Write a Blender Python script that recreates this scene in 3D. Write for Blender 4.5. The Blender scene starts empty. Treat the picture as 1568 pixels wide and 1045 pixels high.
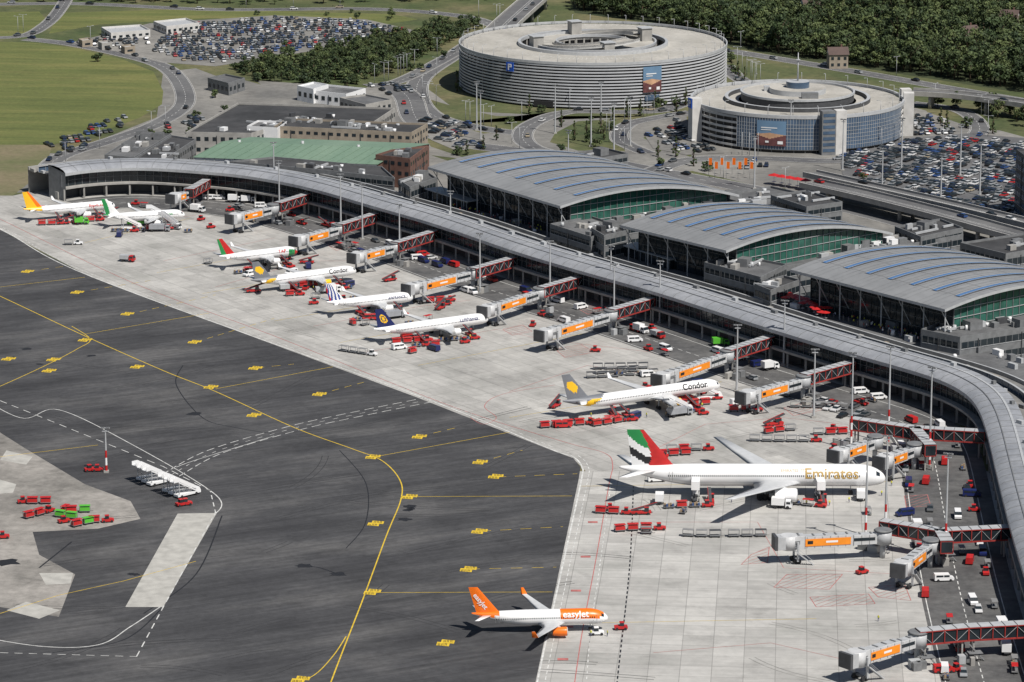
import bpy, bmesh, math, random
from mathutils import Vector, Matrix
random.seed(7)
rnd=random.random
def U(a,b): return a+(b-a)*rnd()
# ---------------------------------------------------------------- site survey (oblique aerial -> metres)
TH=math.radians(13.9); FP=5400.0; HC=276.0
ct,st=math.cos(TH),math.sin(TH)
PA=math.radians(-55.7)   # direction of the pier
def P(px,py,z=0.0):
    u=px-784.0; v=py-522.5
    t=(HC-z)/(v*ct+FP*st)
    return Vector((u*t,(FP*ct-v*st)*t,z))
def PL(l,z=0.0): return [P(a,b,z) for a,b in l]

# ---------------------------------------------------------------- materials
MATS={}
def newmat(name):
    m=bpy.data.materials.new(name); m.use_nodes=True
    return m,m.node_tree,m.node_tree.nodes['Principled BSDF']
def N(nt,t,**k):
    n=nt.nodes.new(t)
    for a,b in k.items(): setattr(n,a,b)
    return n
def mat(name,col,rough=.6,metal=0.0,var=.12,scale=.6,spec=None):
    if name in MATS: return MATS[name]
    m,nt,b=newmat(name)
    b.inputs['Roughness'].default_value=rough; b.inputs['Metallic'].default_value=metal
    if var>0:
        tc=N(nt,'ShaderNodeTexCoord'); no=N(nt,'ShaderNodeTexNoise'); no.inputs['Scale'].default_value=scale; no.inputs['Detail'].default_value=6
        nt.links.new(tc.outputs['Object'],no.inputs['Vector'])
        r=N(nt,'ShaderNodeMapRange'); r.inputs[1].default_value=.3; r.inputs[2].default_value=.7
        r.inputs[3].default_value=1-var; r.inputs[4].default_value=1+var
        nt.links.new(no.outputs['Fac'],r.inputs[0])
        mx=N(nt,'ShaderNodeVectorMath',operation='SCALE'); mx.inputs[0].default_value=col[:3]
        nt.links.new(r.outputs[0],mx.inputs['Scale']); nt.links.new(mx.outputs[0],b.inputs['Base Color'])
    else: b.inputs['Base Color'].default_value=(*col,1)
    MATS[name]=m; return m
def surf(name,c1,c2,sc=.02,sc2=.4,rough=.85,rot=0,stretch=1,c3=None,grid=None,gcol=None,gw=.004,tint=.1,fine=.1,stain=0,streak=0):
    """large sheet material: big patches, stretched streaks, fine grain, blotchy stains, optional slab grid"""
    m,nt,b=newmat(name); b.inputs['Roughness'].default_value=rough
    L=nt.links.new
    tc=N(nt,'ShaderNodeTexCoord'); mp=N(nt,'ShaderNodeMapping'); mp.inputs['Rotation'].default_value=(0,0,rot)
    L(tc.outputs['Object'],mp.inputs['Vector'])
    mp2=N(nt,'ShaderNodeMapping'); mp2.inputs['Scale'].default_value=(1,stretch,1); L(mp.outputs[0],mp2.inputs['Vector'])
    n1=N(nt,'ShaderNodeTexNoise'); n1.inputs['Scale'].default_value=sc; n1.inputs['Detail'].default_value=8; n1.inputs['Roughness'].default_value=.62
    L(mp2.outputs[0],n1.inputs['Vector'])
    cr=N(nt,'ShaderNodeValToRGB'); cr.color_ramp.elements[0].position=.35; cr.color_ramp.elements[1].position=.65
    cr.color_ramp.elements[0].color=(*c1,1); cr.color_ramp.elements[1].color=(*c2,1)
    if c3: e=cr.color_ramp.elements.new(.5); e.color=(*c3,1)
    L(n1.outputs['Fac'],cr.inputs['Fac'])
    out=cr.outputs[0]
    def mul(vecout,scale,lo,hi,a,bb,det=8):
        nonlocal out
        n2=N(nt,'ShaderNodeTexNoise'); n2.inputs['Scale'].default_value=scale; n2.inputs['Detail'].default_value=det; n2.inputs['Roughness'].default_value=.7
        L(vecout,n2.inputs['Vector'])
        r=N(nt,'ShaderNodeMapRange'); r.inputs[1].default_value=lo; r.inputs[2].default_value=hi; r.inputs[3].default_value=a; r.inputs[4].default_value=bb
        L(n2.outputs['Fac'],r.inputs[0])
        mx=N(nt,'ShaderNodeVectorMath',operation='SCALE'); L(out,mx.inputs[0]); L(r.outputs[0],mx.inputs['Scale']); out=mx.outputs[0]
    mul(mp.outputs[0],sc2,.25,.75,1-fine*2,1+fine*2)
    if stain:
        mul(mp.outputs[0],.09,.54,.68,1.0,1-stain); mul(mp.outputs[0],.022,.5,.62,1.0,1-stain*.6,4)
    if streak:
        for r3,s3 in ((.35,(.02,.6,1)),(-.9,(.025,.5,1))):
            m3=N(nt,'ShaderNodeMapping'); m3.inputs['Rotation'].default_value=(0,0,r3); m3.inputs['Scale'].default_value=s3; L(mp.outputs[0],m3.inputs['Vector'])
            mul(m3.outputs[0],1.0,.3,.7,1-streak,1+streak,5)
    if grid:
        bt=N(nt,'ShaderNodeTexBrick'); bt.offset=0; bt.squash=1
        bt.inputs['Scale'].default_value=1.0; bt.inputs['Brick Width'].default_value=grid; bt.inputs['Row Height'].default_value=grid
        bt.inputs['Mortar Size'].default_value=gw; bt.inputs['Mortar Smooth'].default_value=.2
        bt.inputs['Color1'].default_value=(1-tint,1-tint,1-tint,1); bt.inputs['Color2'].default_value=(1+tint,1+tint,1+tint,1)
        g=gcol or .6; bt.inputs['Mortar'].default_value=(g,g,g,1)
        L(mp.outputs[0],bt.inputs['Vector'])
        mm=N(nt,'ShaderNodeVectorMath',operation='MULTIPLY'); L(out,mm.inputs[0]); L(bt.outputs['Color'],mm.inputs[1]); out=mm.outputs[0]
    L(out,b.inputs['Base Color']); MATS[name]=m; return m

white=mat('white_paint',(.8,.8,.8),.3,0,.04,.3)
ltgrey=mat('light_grey_metal',(.42,.43,.44),.45,0,.1)
jbgrey=mat('jet_bridge_grey',(.52,.525,.53),.45,0,.1)
midgrey=mat('mid_grey',(.17,.175,.18),.6,0,.18)
dkgrey=mat('dark_grey',(.06,.062,.067),.6,0,.2)
black=mat('rubber_black',(.02,.02,.022),.8,0,0)
glassd=mat('dark_glass',(.02,.028,.034),.12,0,.3,.3)
glassg=mat('green_glass',(.035,.115,.09),.15,0,.35,.25)
glassb=mat('blue_glass',(.07,.11,.17),.15,0,.25,.2)
sky_l=mat('skylight_glass',(.09,.19,.38),.2,0,.15,.2)  # blue base colour paints in the sky's reflection on the glass
red=mat('red_paint',(.48,.02,.02),.45,0,.15)
redtr=mat('red_truss',(.33,.04,.035),.5,0,.15)
orange=mat('orange_panel',(.85,.27,.02),.45,0,.08)
orange2=mat('orange_livery',(.85,.17,.01),.35,0,.04)
yellow=mat('yellow_livery',(.85,.5,.02),.35,0,.04)
green=mat('green_livery',(.02,.25,.07),.35,0,.04)
lime=mat('lime_paint',(.1,.45,.04),.4,0,.08)
navy=mat('navy_livery',(.012,.02,.10),.35,0,.05)
grlv=mat('grey_livery',(.17,.18,.2),.4,0,.06)
gold=mat('gold_lettering',(.45,.30,.10),.4,0,0)
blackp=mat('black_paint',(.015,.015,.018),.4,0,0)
conc=mat('concrete_wall',(.33,.32,.30),.8,0,.18,.3)
conc2=mat('concrete_pale',(.55,.54,.52),.8,0,.12,.3)
brick=mat('brick_wall',(.15,.08,.062),.85,0,.25,.5)
tan=mat('tan_render',(.30,.255,.20),.8,0,.18,.3)
greenroof=surf('green_copper_roof',(.13,.21,.15),(.18,.26,.19),.05,.5,.7,rot=.2,stretch=.1,fine=.07)
darkroof=surf('dark_felt_roof',(.03,.031,.033),(.065,.065,.068),.06,.5,.9,fine=.12,stain=.2)
greyroof=surf('grey_felt_roof',(.08,.082,.086),(.15,.152,.155),.06,.5,.9,fine=.12,stain=.25)
hallroof=surf('hall_metal_roof',(.215,.22,.225),(.27,.275,.28),.03,.3,.5,fine=.05,stain=.12)
pierroof=surf('pier_metal_roof',(.25,.262,.285),(.33,.34,.36),.05,.4,.5,fine=.08,stain=.15)
wood=mat('bark',(.08,.055,.035),.9)
deck=surf('parking_deck',(.34,.325,.29),(.45,.43,.39),.05,.5,.85,fine=.08,stain=.2)
ysign=mat('marking_yellow',(.62,.43,.03),.7,0,.25,.8)
wmark=mat('marking_white',(.56,.56,.54),.7,0,.3,.5)
rmark=mat('marking_red',(.42,.14,.13),.7,0,.25,.5)
stain=mat('sealed_asphalt',(.016,.016,.018),.6,0,.2)
tyre=mat('tyre_track',(.24,.235,.22),.8,0,.25,.2)
scuff=mat('tyre_scuff',(.032,.032,.034),.8,0,.3,.2)

asph=surf('taxiway_asphalt',(.036,.036,.039),(.098,.096,.096),.018,.5,.85,rot=-.45,stretch=2.6,c3=(.056,.056,.059),fine=.13,stain=.28,streak=.20)
asph2=surf('road_asphalt',(.09,.09,.095),(.15,.15,.15),.03,.4,.85,fine=.1,stain=.2)
asph3=surf('service_road_asphalt',(.065,.065,.067),(.135,.133,.13),.05,.4,.85,fine=.12,stain=.25,streak=.1)
concU=surf('apron_concrete',(.31,.305,.285),(.44,.43,.405),.03,.35,.85,rot=-PA,stretch=1.6,c3=(.39,.38,.36),grid=7.5,gcol=.66,gw=.11,tint=.09,fine=.07,stain=.24,streak=.07)
concL=surf('apron_concrete_slabs',(.34,.335,.315),(.46,.45,.425),.03,.35,.85,rot=math.radians(4.5),stretch=1.6,c3=(.41,.40,.38),grid=7.5,gcol=.66,gw=.11,tint=.10,fine=.06,stain=.2,streak=.07)
concP=surf('old_concrete',(.18,.17,.155),(.32,.30,.275),.05,.4,.9,fine=.1,stain=.3)
grass=surf('grass_field',(.085,.105,.026),(.165,.16,.05),.010,.5,.95,rot=.1,stretch=7,c3=(.115,.13,.035),fine=.12,stain=.15,streak=.1)
ground_m=surf('ground_scrub',(.045,.07,.02),(.16,.14,.07),.018,.3,.95,c3=(.09,.10,.038),fine=.18,stain=.3)
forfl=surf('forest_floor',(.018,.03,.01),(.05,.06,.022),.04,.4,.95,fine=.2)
earth=surf('dry_earth',(.19,.155,.095),(.11,.12,.05),.03,.4,.95,fine=.12)
landm=surf('landside_paving',(.14,.137,.13),(.25,.24,.22),.02,.3,.9,fine=.13,stain=.25)

# ---------------------------------------------------------------- mesh builder
class MB:
    def __init__(s): s.v=[];s.f=[];s.m=[];s.mats=[];s.M=None;s.sm=[]
    def mi(s,m):
        if m not in s.mats: s.mats.append(m)
        return s.mats.index(m)
    def av(s,p):
        p=Vector(p)
        if s.M is not None: p=s.M@p
        s.v.append(p[:]); return len(s.v)-1
    def fi(s,idx,m,sm=False): s.f.append(idx); s.m.append(s.mi(m)); s.sm.append(sm)
    def face(s,pts,m,sm=False): s.fi([s.av(p) for p in pts],m,sm)
    def box(s,c,sz,m,rot=0.0,top=1.0,mt=None,skipbot=False):
        hx,hy,hz=sz[0]/2,sz[1]/2,sz[2]/2; cr,sr=math.cos(rot),math.sin(rot); ids=[]
        for k,z in ((1.0,-hz),(top,hz)):
            for x,y in ((-hx,-hy),(hx,-hy),(hx,hy),(-hx,hy)):
                x*=k;y*=k
                ids.append(s.av((c[0]+x*cr-y*sr,c[1]+x*sr+y*cr,c[2]+z)))
        q=[(0,1,5,4),(1,2,6,5),(2,3,7,6),(3,0,4,7)]
        for a in q: s.fi([ids[i] for i in a],m)
        s.fi([ids[4],ids[5],ids[6],ids[7]],mt or m)
        if not skipbot: s.fi([ids[3],ids[2],ids[1],ids[0]],m)
    def beam(s,a,b,w,h,m):
        a=Vector(a);b=Vector(b);d=b-a; L=d.length
        if L<1e-6: return
        d/=L; up=Vector((0,0,1)); 
        if abs(d.z)>.98: up=Vector((1,0,0))
        r=d.cross(up).normalized(); u=r.cross(d)
        ids=[]
        for p in (a,b):
            for x,y in ((-1,-1),(1,-1),(1,1),(-1,1)): ids.append(s.av(p+r*x*w/2+u*y*h/2))
        for q in ((0,1,5,4),(1,2,6,5),(2,3,7,6),(3,0,4,7),(3,2,1,0),(4,5,6,7)): s.fi([ids[i] for i in q],m)
    def cyl(s,a,b,r0,r1,n,m,caps=True,sm=True):
        a=Vector(a);b=Vector(b);d=(b-a).normalized(); up=Vector((0,0,1))
        if abs(d.z)>.98: up=Vector((1,0,0))
        r=d.cross(up).normalized(); u=r.cross(d); A=[];B=[]
        for i in range(n):
            t=2*math.pi*i/n; o=r*math.cos(t)+u*math.sin(t)
            A.append(s.av(a+o*r0)); B.append(s.av(b+o*r1))
        for i in range(n): j=(i+1)%n; s.fi([A[i],A[j],B[j],B[i]],m,sm)
        if caps: s.fi(A[::-1],m); s.fi(B,m)
    def prism(s,pts,z0,z1,ms,mt=None):
        A=[s.av((p[0],p[1],z0)) for p in pts];B=[s.av((p[0],p[1],z1)) for p in pts];n=len(pts)
        for i in range(n): j=(i+1)%n; s.fi([A[i],A[j],B[j],B[i]],ms)
        s.face([(p[0],p[1],z1) for p in pts],mt or ms)
    def loft(s,rings,m,closed=True,sm=True,caps=False):
        ids=[[s.av(p) for p in r] for r in rings]; n=len(rings[0])
        for i in range(len(rings)-1):
            for j in range(n if closed else n-1):
                k=(j+1)%n
                mm=m(i,j) if callable(m) else m
                s.fi([ids[i][j],ids[i][k],ids[i+1][k],ids[i+1][j]],mm,sm)
        if caps:
            mm=m(0,0) if callable(m) else m
            s.fi(ids[0][::-1],mm); s.fi(ids[-1],mm)
    def ribbon(s,pts,w,z,m,dash=None,off=0.0,z_from=False):
        pts=[Vector(p) for p in pts]
        n=len(pts); nor=[]
        for i in range(n):
            d=(pts[min(i+1,n-1)]-pts[max(i-1,0)]); d.z=0; d.normalize(); nor.append(Vector((-d.y,d.x,0)))
        if dash is None:
            ids=[]
            for p,q in zip(pts,nor):
                zz=p.z if z_from else z
                a=p+q*(off+w/2); b=p+q*(off-w/2); ids.append((s.av((a.x,a.y,zz+(z if z_from else 0))),s.av((b.x,b.y,zz+(z if z_from else 0)))))
            for i in range(n-1): s.fi([ids[i][1],ids[i+1][1],ids[i+1][0],ids[i][0]],m)
        else:
            on,gap=dash; pos=0.0; per=on+gap
            for i in range(n-1):
                a=pts[i]+nor[i]*off;b=pts[i+1]+nor[i+1]*off; L=(b-a).length
                if L<1e-6: continue
                d=(b-a)/L; q=Vector((-d.y,d.x,0))*w/2; k=math.floor(pos/per)
                while k*per<pos+L:
                    s0=max(0,k*per-pos); s1=min(L,k*per+on-pos)
                    if s1-s0>.05:
                        c0=a+d*s0;c1=a+d*s1
                        s.face([(c0.x-q.x,c0.y-q.y,z),(c1.x-q.x,c1.y-q.y,z),(c1.x+q.x,c1.y+q.y,z),(c0.x+q.x,c0.y+q.y,z)],m)
                    k+=1
                pos+=L
    def mesh(s,name):
        me=bpy.data.meshes.new(name); me.from_pydata(s.v,[],s.f)
        for m in s.mats: me.materials.append(m)
        me.polygons.foreach_set('material_index',s.m); me.polygons.foreach_set('use_smooth',s.sm)
        me.update(); return me
    def build(s,name,parent=None,loc=None,rot=0):
        return inst(s.mesh(name),name,loc or (0,0,0),rot,parent)
def inst(me,name,loc,rot=0,parent=None,sc=None):
    o=bpy.data.objects.new(name,me); bpy.context.scene.collection.objects.link(o)
    o.location=loc; o.rotation_euler=(0,0,rot)
    if sc: o.scale=(sc,sc,sc) if not isinstance(sc,tuple) else sc
    if parent: o.parent=parent
    return o
def empty(name,loc=(0,0,0)):
    o=bpy.data.objects.new(name,None); bpy.context.scene.collection.objects.link(o); o.location=loc; return o
def smooth(pts,n=6):
    pts=[Vector(p) for p in pts]; out=[]
    for i in range(len(pts)-1):
        p0=pts[max(i-1,0)];p1=pts[i];p2=pts[i+1];p3=pts[min(i+2,len(pts)-1)]
        for k in range(n):
            t=k/n
            out.append(.5*((2*p1)+(p2-p0)*t+(2*p0-5*p1+4*p2-p3)*t*t+(3*p1-p0-3*p2+p3)*t**3))
    out.append(pts[-1]); return out
def offs(path,d):
    out=[];n=len(path)
    for i in range(n):
        q=path[min(i+1,n-1)]-path[max(i-1,0)]; q=Vector((q.x,q.y,0)).normalized()
        out.append(path[i]+Vector((-q.y,q.x,0))*d)
    return out
def inside(x,y,poly):
    c=False;n=len(poly);j=n-1
    for i in range(n):
        if (poly[i][1]>y)!=(poly[j][1]>y) and x<(poly[j][0]-poly[i][0])*(y-poly[i][1])/(poly[j][1]-poly[i][1])+poly[i][0]: c=not c
        j=i
    return c
def sheet(name,px,z,m):
    b=MB(); b.face([(p.x,p.y,z) for p in PL(px)],m); 
    return b.build(name)

# ---------------------------------------------------------------- ground sheets
b=MB(); b.face([(-9000,-3000,0),(9000,-3000,0),(9000,15000,0),(-9000,15000,0)],ground_m); b.build('ground')
sheet('landside_paving',[(-60,300),(70,235),(110,235),(160,212),(240,180),(250,110),(300,105),(340,120),(560,135),(610,110),(660,140),(700,170),(1000,185),(1110,155),(1400,165),(1568,210),(1800,235),(1900,640),(1650,720),(1500,660),(900,470),(500,310),(130,290)],.012,landm)
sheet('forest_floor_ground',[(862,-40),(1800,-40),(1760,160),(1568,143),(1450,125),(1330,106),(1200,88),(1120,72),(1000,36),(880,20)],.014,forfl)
for pl in [[(650,150),(700,165),(760,178),(1000,178),(1020,160),(900,165),(800,200),(740,205),(690,190)],[(850,204),(885,186),(955,182),(942,214),(958,232),(885,231),(842,218)],[(1060,242),(985,212),(1000,196),(1055,178),(1050,205)],[(630,185),(660,225),(720,245),(860,248),(840,235),(760,225),(690,222)],[(1400,150),(1568,170),(1640,200),(1500,200),(1420,172)],[(1000,268),(1180,300),(1160,285),(1060,262)],[(560,120),(625,105),(660,125),(630,140),(570,128)],[(310,98),(350,95),(400,130),(345,115)],[(660,238),(760,250),(860,262),(720,258)]]:
    sheet('verge_grass',pl,.022,ground_m)
sheet('grass_field',[(-300,64),(0,64),(60,66),(120,75),(190,92),(235,110),(250,140),(248,160),(215,180),(150,205),(80,222),(0,222),(-300,240)],.02,grass)
sheet('grass_verge',[(-100,20),(60,18),(75,35),(40,55),(-100,58)],.02,grass)
sheet('meadow_grass',[(90,20),(300,14),(600,22),(640,30),(520,48),(330,28),(150,38),(75,52)],.016,grass)
sheet('dry_ground',[(-100,222),(80,222),(70,260),(20,300),(-100,320)],.02,earth)
sheet('apron_concrete',[(-160,300),(20,300),(90,285),(135,280),(440,305),(700,372),(1000,485),(1300,590),(1480,660),(1500,730),(905,730),(890,715),(880,705),(636,608),(140,425),(0,352),(-160,290)],.024,concU)
sheet('apron_concrete_slabs',[(888,722),(1700,722),(1800,1300),(770,1300),(820,1045)],.030,concL)
sheet('taxiway_asphalt',[(-300,190),(0,352),(60,385),(140,425),(636,608),(850,692),(878,702),(889,716),(886,735),(820,1045),(770,1300),(-500,1300),(-500,420)],.036,asph)
pat=MB()
def patch(px,m,z=.042): pat.face([(p.x,p.y,z) for p in PL(px)],m)
patch([(-60,625),(40,688),(130,742),(200,768),(215,795),(150,810),(50,815),(60,850),(115,880),(90,945),(0,930),(-60,900)],concP)
pal=mat('pale_slab',(.40,.39,.36),.85,0,.18,.3)
patch([(192,930),(272,787),(332,786),(250,930)],pal,.048)
for q in [[(10,935),(40,922),(92,935),(60,948)],[(0,735),(25,742),(20,755),(-20,758)],[(60,878),(112,878),(108,894),(70,896)],[(10,690),(50,700),(40,712),(0,705)]]: patch(q,pal,.048)
pat.build('concrete_patch')
sm=MB()
for (x,y,rx) in [(465,867,16),(518,880,14),(297,634,16),(620,796,12),(628,776,12),(40,535,12),(18,548,10),(60,558,8),(625,782,9),(140,545,12),(10,862,22),(205,880,10),(630,780,8)]:
    c=P(x,y); r=rx*.17
    k=[U(.6,1.2) for _ in range(14)]
    sm.face([(c.x+r*k[i]*math.cos(6.283*i/14),c.y+r*.8*k[i]*math.sin(6.283*i/14),.047) for i in range(14)],stain)
for l,w_ in [([(280,560),(270,590),(310,640),(360,655),(420,665)],.35),([(250,930),(190,980),(80,1000)],.4),([(110,830),(60,870)],.5),([(340,790),(300,880),(220,940)],.4),([(470,868),(490,870),(518,880)],.5),([(530,840),(560,800),(560,740),(520,690)],.3)]:
    sm.ribbon(smooth(PL(l),10),w_,.045,stain)
for k in range(60):
    x,y=U(20,820),U(480,1040)
    if inside(x,y,[(0,480),(850,720),(820,1045),(0,1045)]):
        q=P(x,y); a=U(-.5,1.2); l=U(8,45); cu=U(-.04,.04)
        pts=[Vector((q.x+l*t/8*math.cos(a+cu*t),q.y+l*t/8*math.sin(a+cu*t),0)) for t in range(9)]
        for o in (-.9,.9): sm.ribbon(pts,.25,.0430+.00003*k,scuff,off=o)
sm.build('asphalt_sealing')
tt=MB()
for k in range(60):
    x=U(60,1400); y=U(330,1030); q=P(x,y)
    if inside(x,y,[(60,345),(440,345),(1000,540),(1380,680),(1390,1040),(900,1040),(920,720),(640,600),(150,420)]):
        a=random.choice((0.05,-.97,.6,-.6))+U(-.15,.15); l=U(10,30); cu=U(-.05,.05)
        pts=[Vector((q.x+l*t/8*math.cos(a+cu*t),q.y+l*t/8*math.sin(a+cu*t),0)) for t in range(9)]
        for o in (-.8,.8): tt.ribbon(pts,.28,.040+.0002*k,tyre,off=o)
tt.build('tyre_marks')

# ---------------------------------------------------------------- markings
mk=MB()
def ln(px,w,m,dash=None,z=.056,sm_=True,off=0):
    pts=PL(px); pts=smooth(pts,10) if (sm_ and len(pts)>2) else pts
    mk.ribbon(pts,w,z,m,dash,off)
ln([(490,1090),(520,1010),(555,920),(592,820),(614,765),(612,735),(585,706),(540,688),(450,655),(330,600),(250,568),(130,515),(0,454),(-120,400)],.34,ysign)
ln([(-80,625),(0,592),(70,560),(118,535),(138,520),(110,500)],.28,ysign)
ln([(440,1050),(480,1035),(510,1005),(530,975)],.28,ysign)
ln([(0,940),(90,912),(190,890),(300,860)],.22,ysign,sm_=False)
for a,c,d in [((614,761),(876,760),None),((570,908),(846,907),None),((735,814),(862,807),(3,2.5)),((717,872),(852,869),(3,2.5)),((759,731),(884,726),(3,2.5)),((574,700),(782,662),None),((735,708),(800,690),(3,2.5)),((489,604),(560,585),(3,2.5)),((391,564),(450,558),(3,2.5)),((300,524),(420,488),(3,2.5)),((195,482),(330,452),(3,2.5)),((130,512),(320,480),None),((330,596),(510,562),None),((118,448),(230,430),(3,2.5)),((0,440),(130,425),None),((42,416),(100,408),(3,2.5)),((642,669),(700,655),(3,2.5)),((0,700),(150,682),None)]:
    ln([a,c],.22,ysign,d,sm_=False)
edge=[(-160,272),(0,352),(140,425),(636,606),(840,688),(875,700),(889,716),(887,740),(855,885),(820,1045),(780,1250)]
ln(edge,.45,wmark,off=.4); ln(edge,.25,wmark,(2.5,1.5),off=2.2,z=.056)
rededge=[(-160,262),(0,336),(200,432),(420,515),(690,622),(860,676),(925,694),(938,712),(932,745),(912,860),(893,960),(880,1045),(850,1250)]
ln(rededge,.24,rmark)
ln([(720,640),(740,650),(760,640),(742,622),(770,604),(850,590)],.2,rmark)
ln([(970,745),(964,870),(945,1045),(930,1200)],.35,blackp,(2.2,1.6),z=.058)
ln([(935,745),(918,870),(905,960),(898,1045)],.25,wmark,(2,2),z=.058)
for (x,y) in [(895,853),(880,905),(868,960),(906,800),(860,1010)]:
    c=P(x,y); mk.face([(c.x-1,c.y-.8,.06),(c.x+1.6,c.y-.8,.06),(c.x+1.6,c.y+.8,.06),(c.x-1,c.y+.8,.06)],rmark)
ln([(0,614),(90,650),(250,715),(322,752),(330,785),(250,930),(208,1008)],.3,wmark,(4,3),sm_=False)
ln([(-60,590),(30,640),(90,628),(200,680),(330,758),(328,790)],.3,wmark)
ln([(-60,970),(60,990),(150,988),(200,960),(245,930)],.35,wmark); ln([(0,1000),(210,1006)],.25,wmark,(2,1.5),sm_=False)
for o in (-2.6,2.6): ln([(262,728),(330,692),(455,655),(560,632),(660,612)],.3,wmark,(3.5,1.8),off=o)
ln([(262,728),(330,692),(455,655),(560,632),(660,612)],.2,wmark,(2,3))
ln([(270,716),(300,705),(420,668)],.25,wmark,z=.06)
for x,y in [(42,416),(118,448),(195,481),(298,524),(391,564),(489,604),(642,669),(735,708),(759,730),(571,700),(389,636),(323,593),(210,562),(130,521),(82,551),(13,550),(75,568),(627,761),(575,802),(734,814),(717,872),(570,907),(682,985),(460,1041)]:
    c=P(x,y); s=.92
    pts=[(-2.2,-1.5),(1.2,-1.5),(1.2,-.1),(2.3,-.1),(2.3,1.5),(-1.2,1.5),(-1.2,.2),(-2.2,.2)]
    a=-.15
    mk.face([(c.x+s*(u*math.cos(a)-v*math.sin(a)),c.y+s*1.7*(u*math.sin(a)+v*math.cos(a)),.062) for u,v in pts],ysign)
    for (u,v) in [(-1.5,-1.3),(-.7,-1.3),(.1,-1.3),(-.2,1.2),(.6,1.2),(1.4,1.2)]:
        for du,dv,w_,h_ in ((-.2,0,.1,1.6),(.2,0,.1,1.6),(0,.7,.4,.22),(0,-.1,.4,.22)):
            mk.face([(c.x+u+du-w_/2,c.y+v+dv-h_/2,.066),(c.x+u+du+w_/2,c.y+v+dv-h_/2,.066),(c.x+u+du+w_/2,c.y+v+dv+h_/2,.066),(c.x+u+du-w_/2,c.y+v+dv+h_/2,.066)],blackp)
for l in [[(60,345),(180,318)],[(130,372),(290,335)],[(240,418),(455,380)],[(310,450),(548,410)],[(420,492),(635,455)],[(520,525),(750,485)],[(780,640),(1105,585)],[(890,745),(1360,738)],[(880,955),(1250,948)],[(640,560),(900,510)]]:
    ln(l,.16,ysign,z=.06,sm_=False)
for l in [[(330,440),(470,400),(560,400)],[(480,500),(640,470),(720,460)],[(560,540),(760,505),(830,520),(1000,540),(1080,560)],[(780,600),(900,560),(1000,575)],[(1000,690),(1080,650),(1200,640),(1290,650)],[(960,800),(1160,800),(1200,870),(1380,880)],[(1000,1000),(1180,985),(1290,1010)],[(250,400),(420,365)],[(150,350),(300,330)]]:
    ln(l,.18,rmark,z=.06,sm_=False)
def hatch(px):
    pl=PL(px); xs=[p.x for p in pl]; ys=[p.y for p in pl]; n=len(pl)
    for i in range(n): mk.ribbon([pl[i],pl[(i+1)%n]],.2,.064,rmark)
    k=min(xs)-(max(ys)-min(ys))
    while k<max(xs):
        run=[];y=min(ys)
        while y<max(ys):
            x=k+(y-min(ys))
            if inside(x,y,pl): run.append((x,y))
            y+=.5
        if len(run)>2: mk.ribbon([Vector((run[0][0],run[0][1],0)),Vector((run[-1][0],run[-1][1],0))],.14,.067,rmark)
        k+=2.4
for h in [[(1185,900),(1205,880),(1290,880),(1270,903)],[(1150,850),(1178,838),(1175,862),(1135,865)],[(1240,915),(1330,910),(1340,925),(1250,930)],[(880,470),(920,460),(940,470),(900,482)],[(1330,900),(1385,895),(1395,920),(1345,915)],[(1385,760),(1420,758),(1425,775),(1388,778)],[(500,375),(530,368),(550,376),(515,384)],[(1200,625),(1240,615),(1260,628),(1215,637)],[(850,535),(890,528),(910,540),(865,548)],[(770,505),(800,498),(815,508),(785,514)]]: hatch(h)
mk.build('pavement_marking')

# ---------------------------------------------------------------- pier path
FR=[(100,266),(132,261),(210,257),(300,262),(380,270),(470,287),(575,317),(665,343),(785,384),(885,414),(995,445),(1090,475),(1180,504),(1302,541),(1380,563),(1440,582),(1480,604),(1500,630),(1512,665),(1525,720),(1541,785),(1562,860),(1590,945),(1622,1040),(1670,1200)]
fr=smooth(PL(FR,11.0),8)
def resample(path,step):
    out=[path[0]];acc=0
    for a,c in zip(path,path[1:]):
        L=(c-a).length
        while acc+L>=step:
            t=(step-acc)/L; a=a.lerp(c,t); out.append(a.copy()); L=(c-a).length; acc=0
        acc+=L
    return out
fr=resample(fr,3.0)
for _ in range(6): fr=[fr[0]]+[(fr[i-1]+fr[i]*2+fr[i+1])/4 for i in range(1,len(fr)-1)]+[fr[-1]]
def at(path,z): return [Vector((p.x,p.y,z)) for p in path]
srv=MB(); srv.ribbon(offs(fr,-12),24,.062,asph3)
srv.ribbon(offs(fr,-23),.25,.070,wmark); srv.ribbon(offs(fr,-14),.25,.070,wmark,(2.5,2)); srv.ribbon(offs(fr,-4),.25,.070,wmark)
srv.build('service_road')
pr=MB(); PW=11.0
pr.loft([at(offs(fr,o),z) for o,z in [(0,11.0),(1.2,11.9),(4.0,12.7),(7.5,13.0),(PW,12.8)]],pierroof,closed=False,sm=True)
pr.loft([at(fr,9.9),at(fr,11.0)],ltgrey,False,False)
pr.loft([at(offs(fr,PW),8.8),at(offs(fr,PW),12.8)],dkgrey,False,False)
pr.loft([at(fr,9.9),at(offs(fr,2.6),9.9)],ltgrey,False,False)
pr.loft([at(offs(fr,2.6),5.2),at(offs(fr,2.6),9.9)],glassd,False,False)
pr.loft([at(offs(fr,.3),4.5),at(offs(fr,.3),5.2)],conc,False,False)
pr.loft([at(offs(fr,.3),5.2),at(offs(fr,2.6),5.2)],conc,False,False)
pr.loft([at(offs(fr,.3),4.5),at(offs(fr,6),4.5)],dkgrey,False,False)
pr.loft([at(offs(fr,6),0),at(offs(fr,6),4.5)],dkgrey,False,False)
e0=[fr[0],offs(fr,PW)[0]]
pr.face([(e0[0].x,e0[0].y,0),(e0[1].x,e0[1].y,0),(e0[1].x,e0[1].y,12.8),(e0[0].x,e0[0].y,11)],midgrey)
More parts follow.
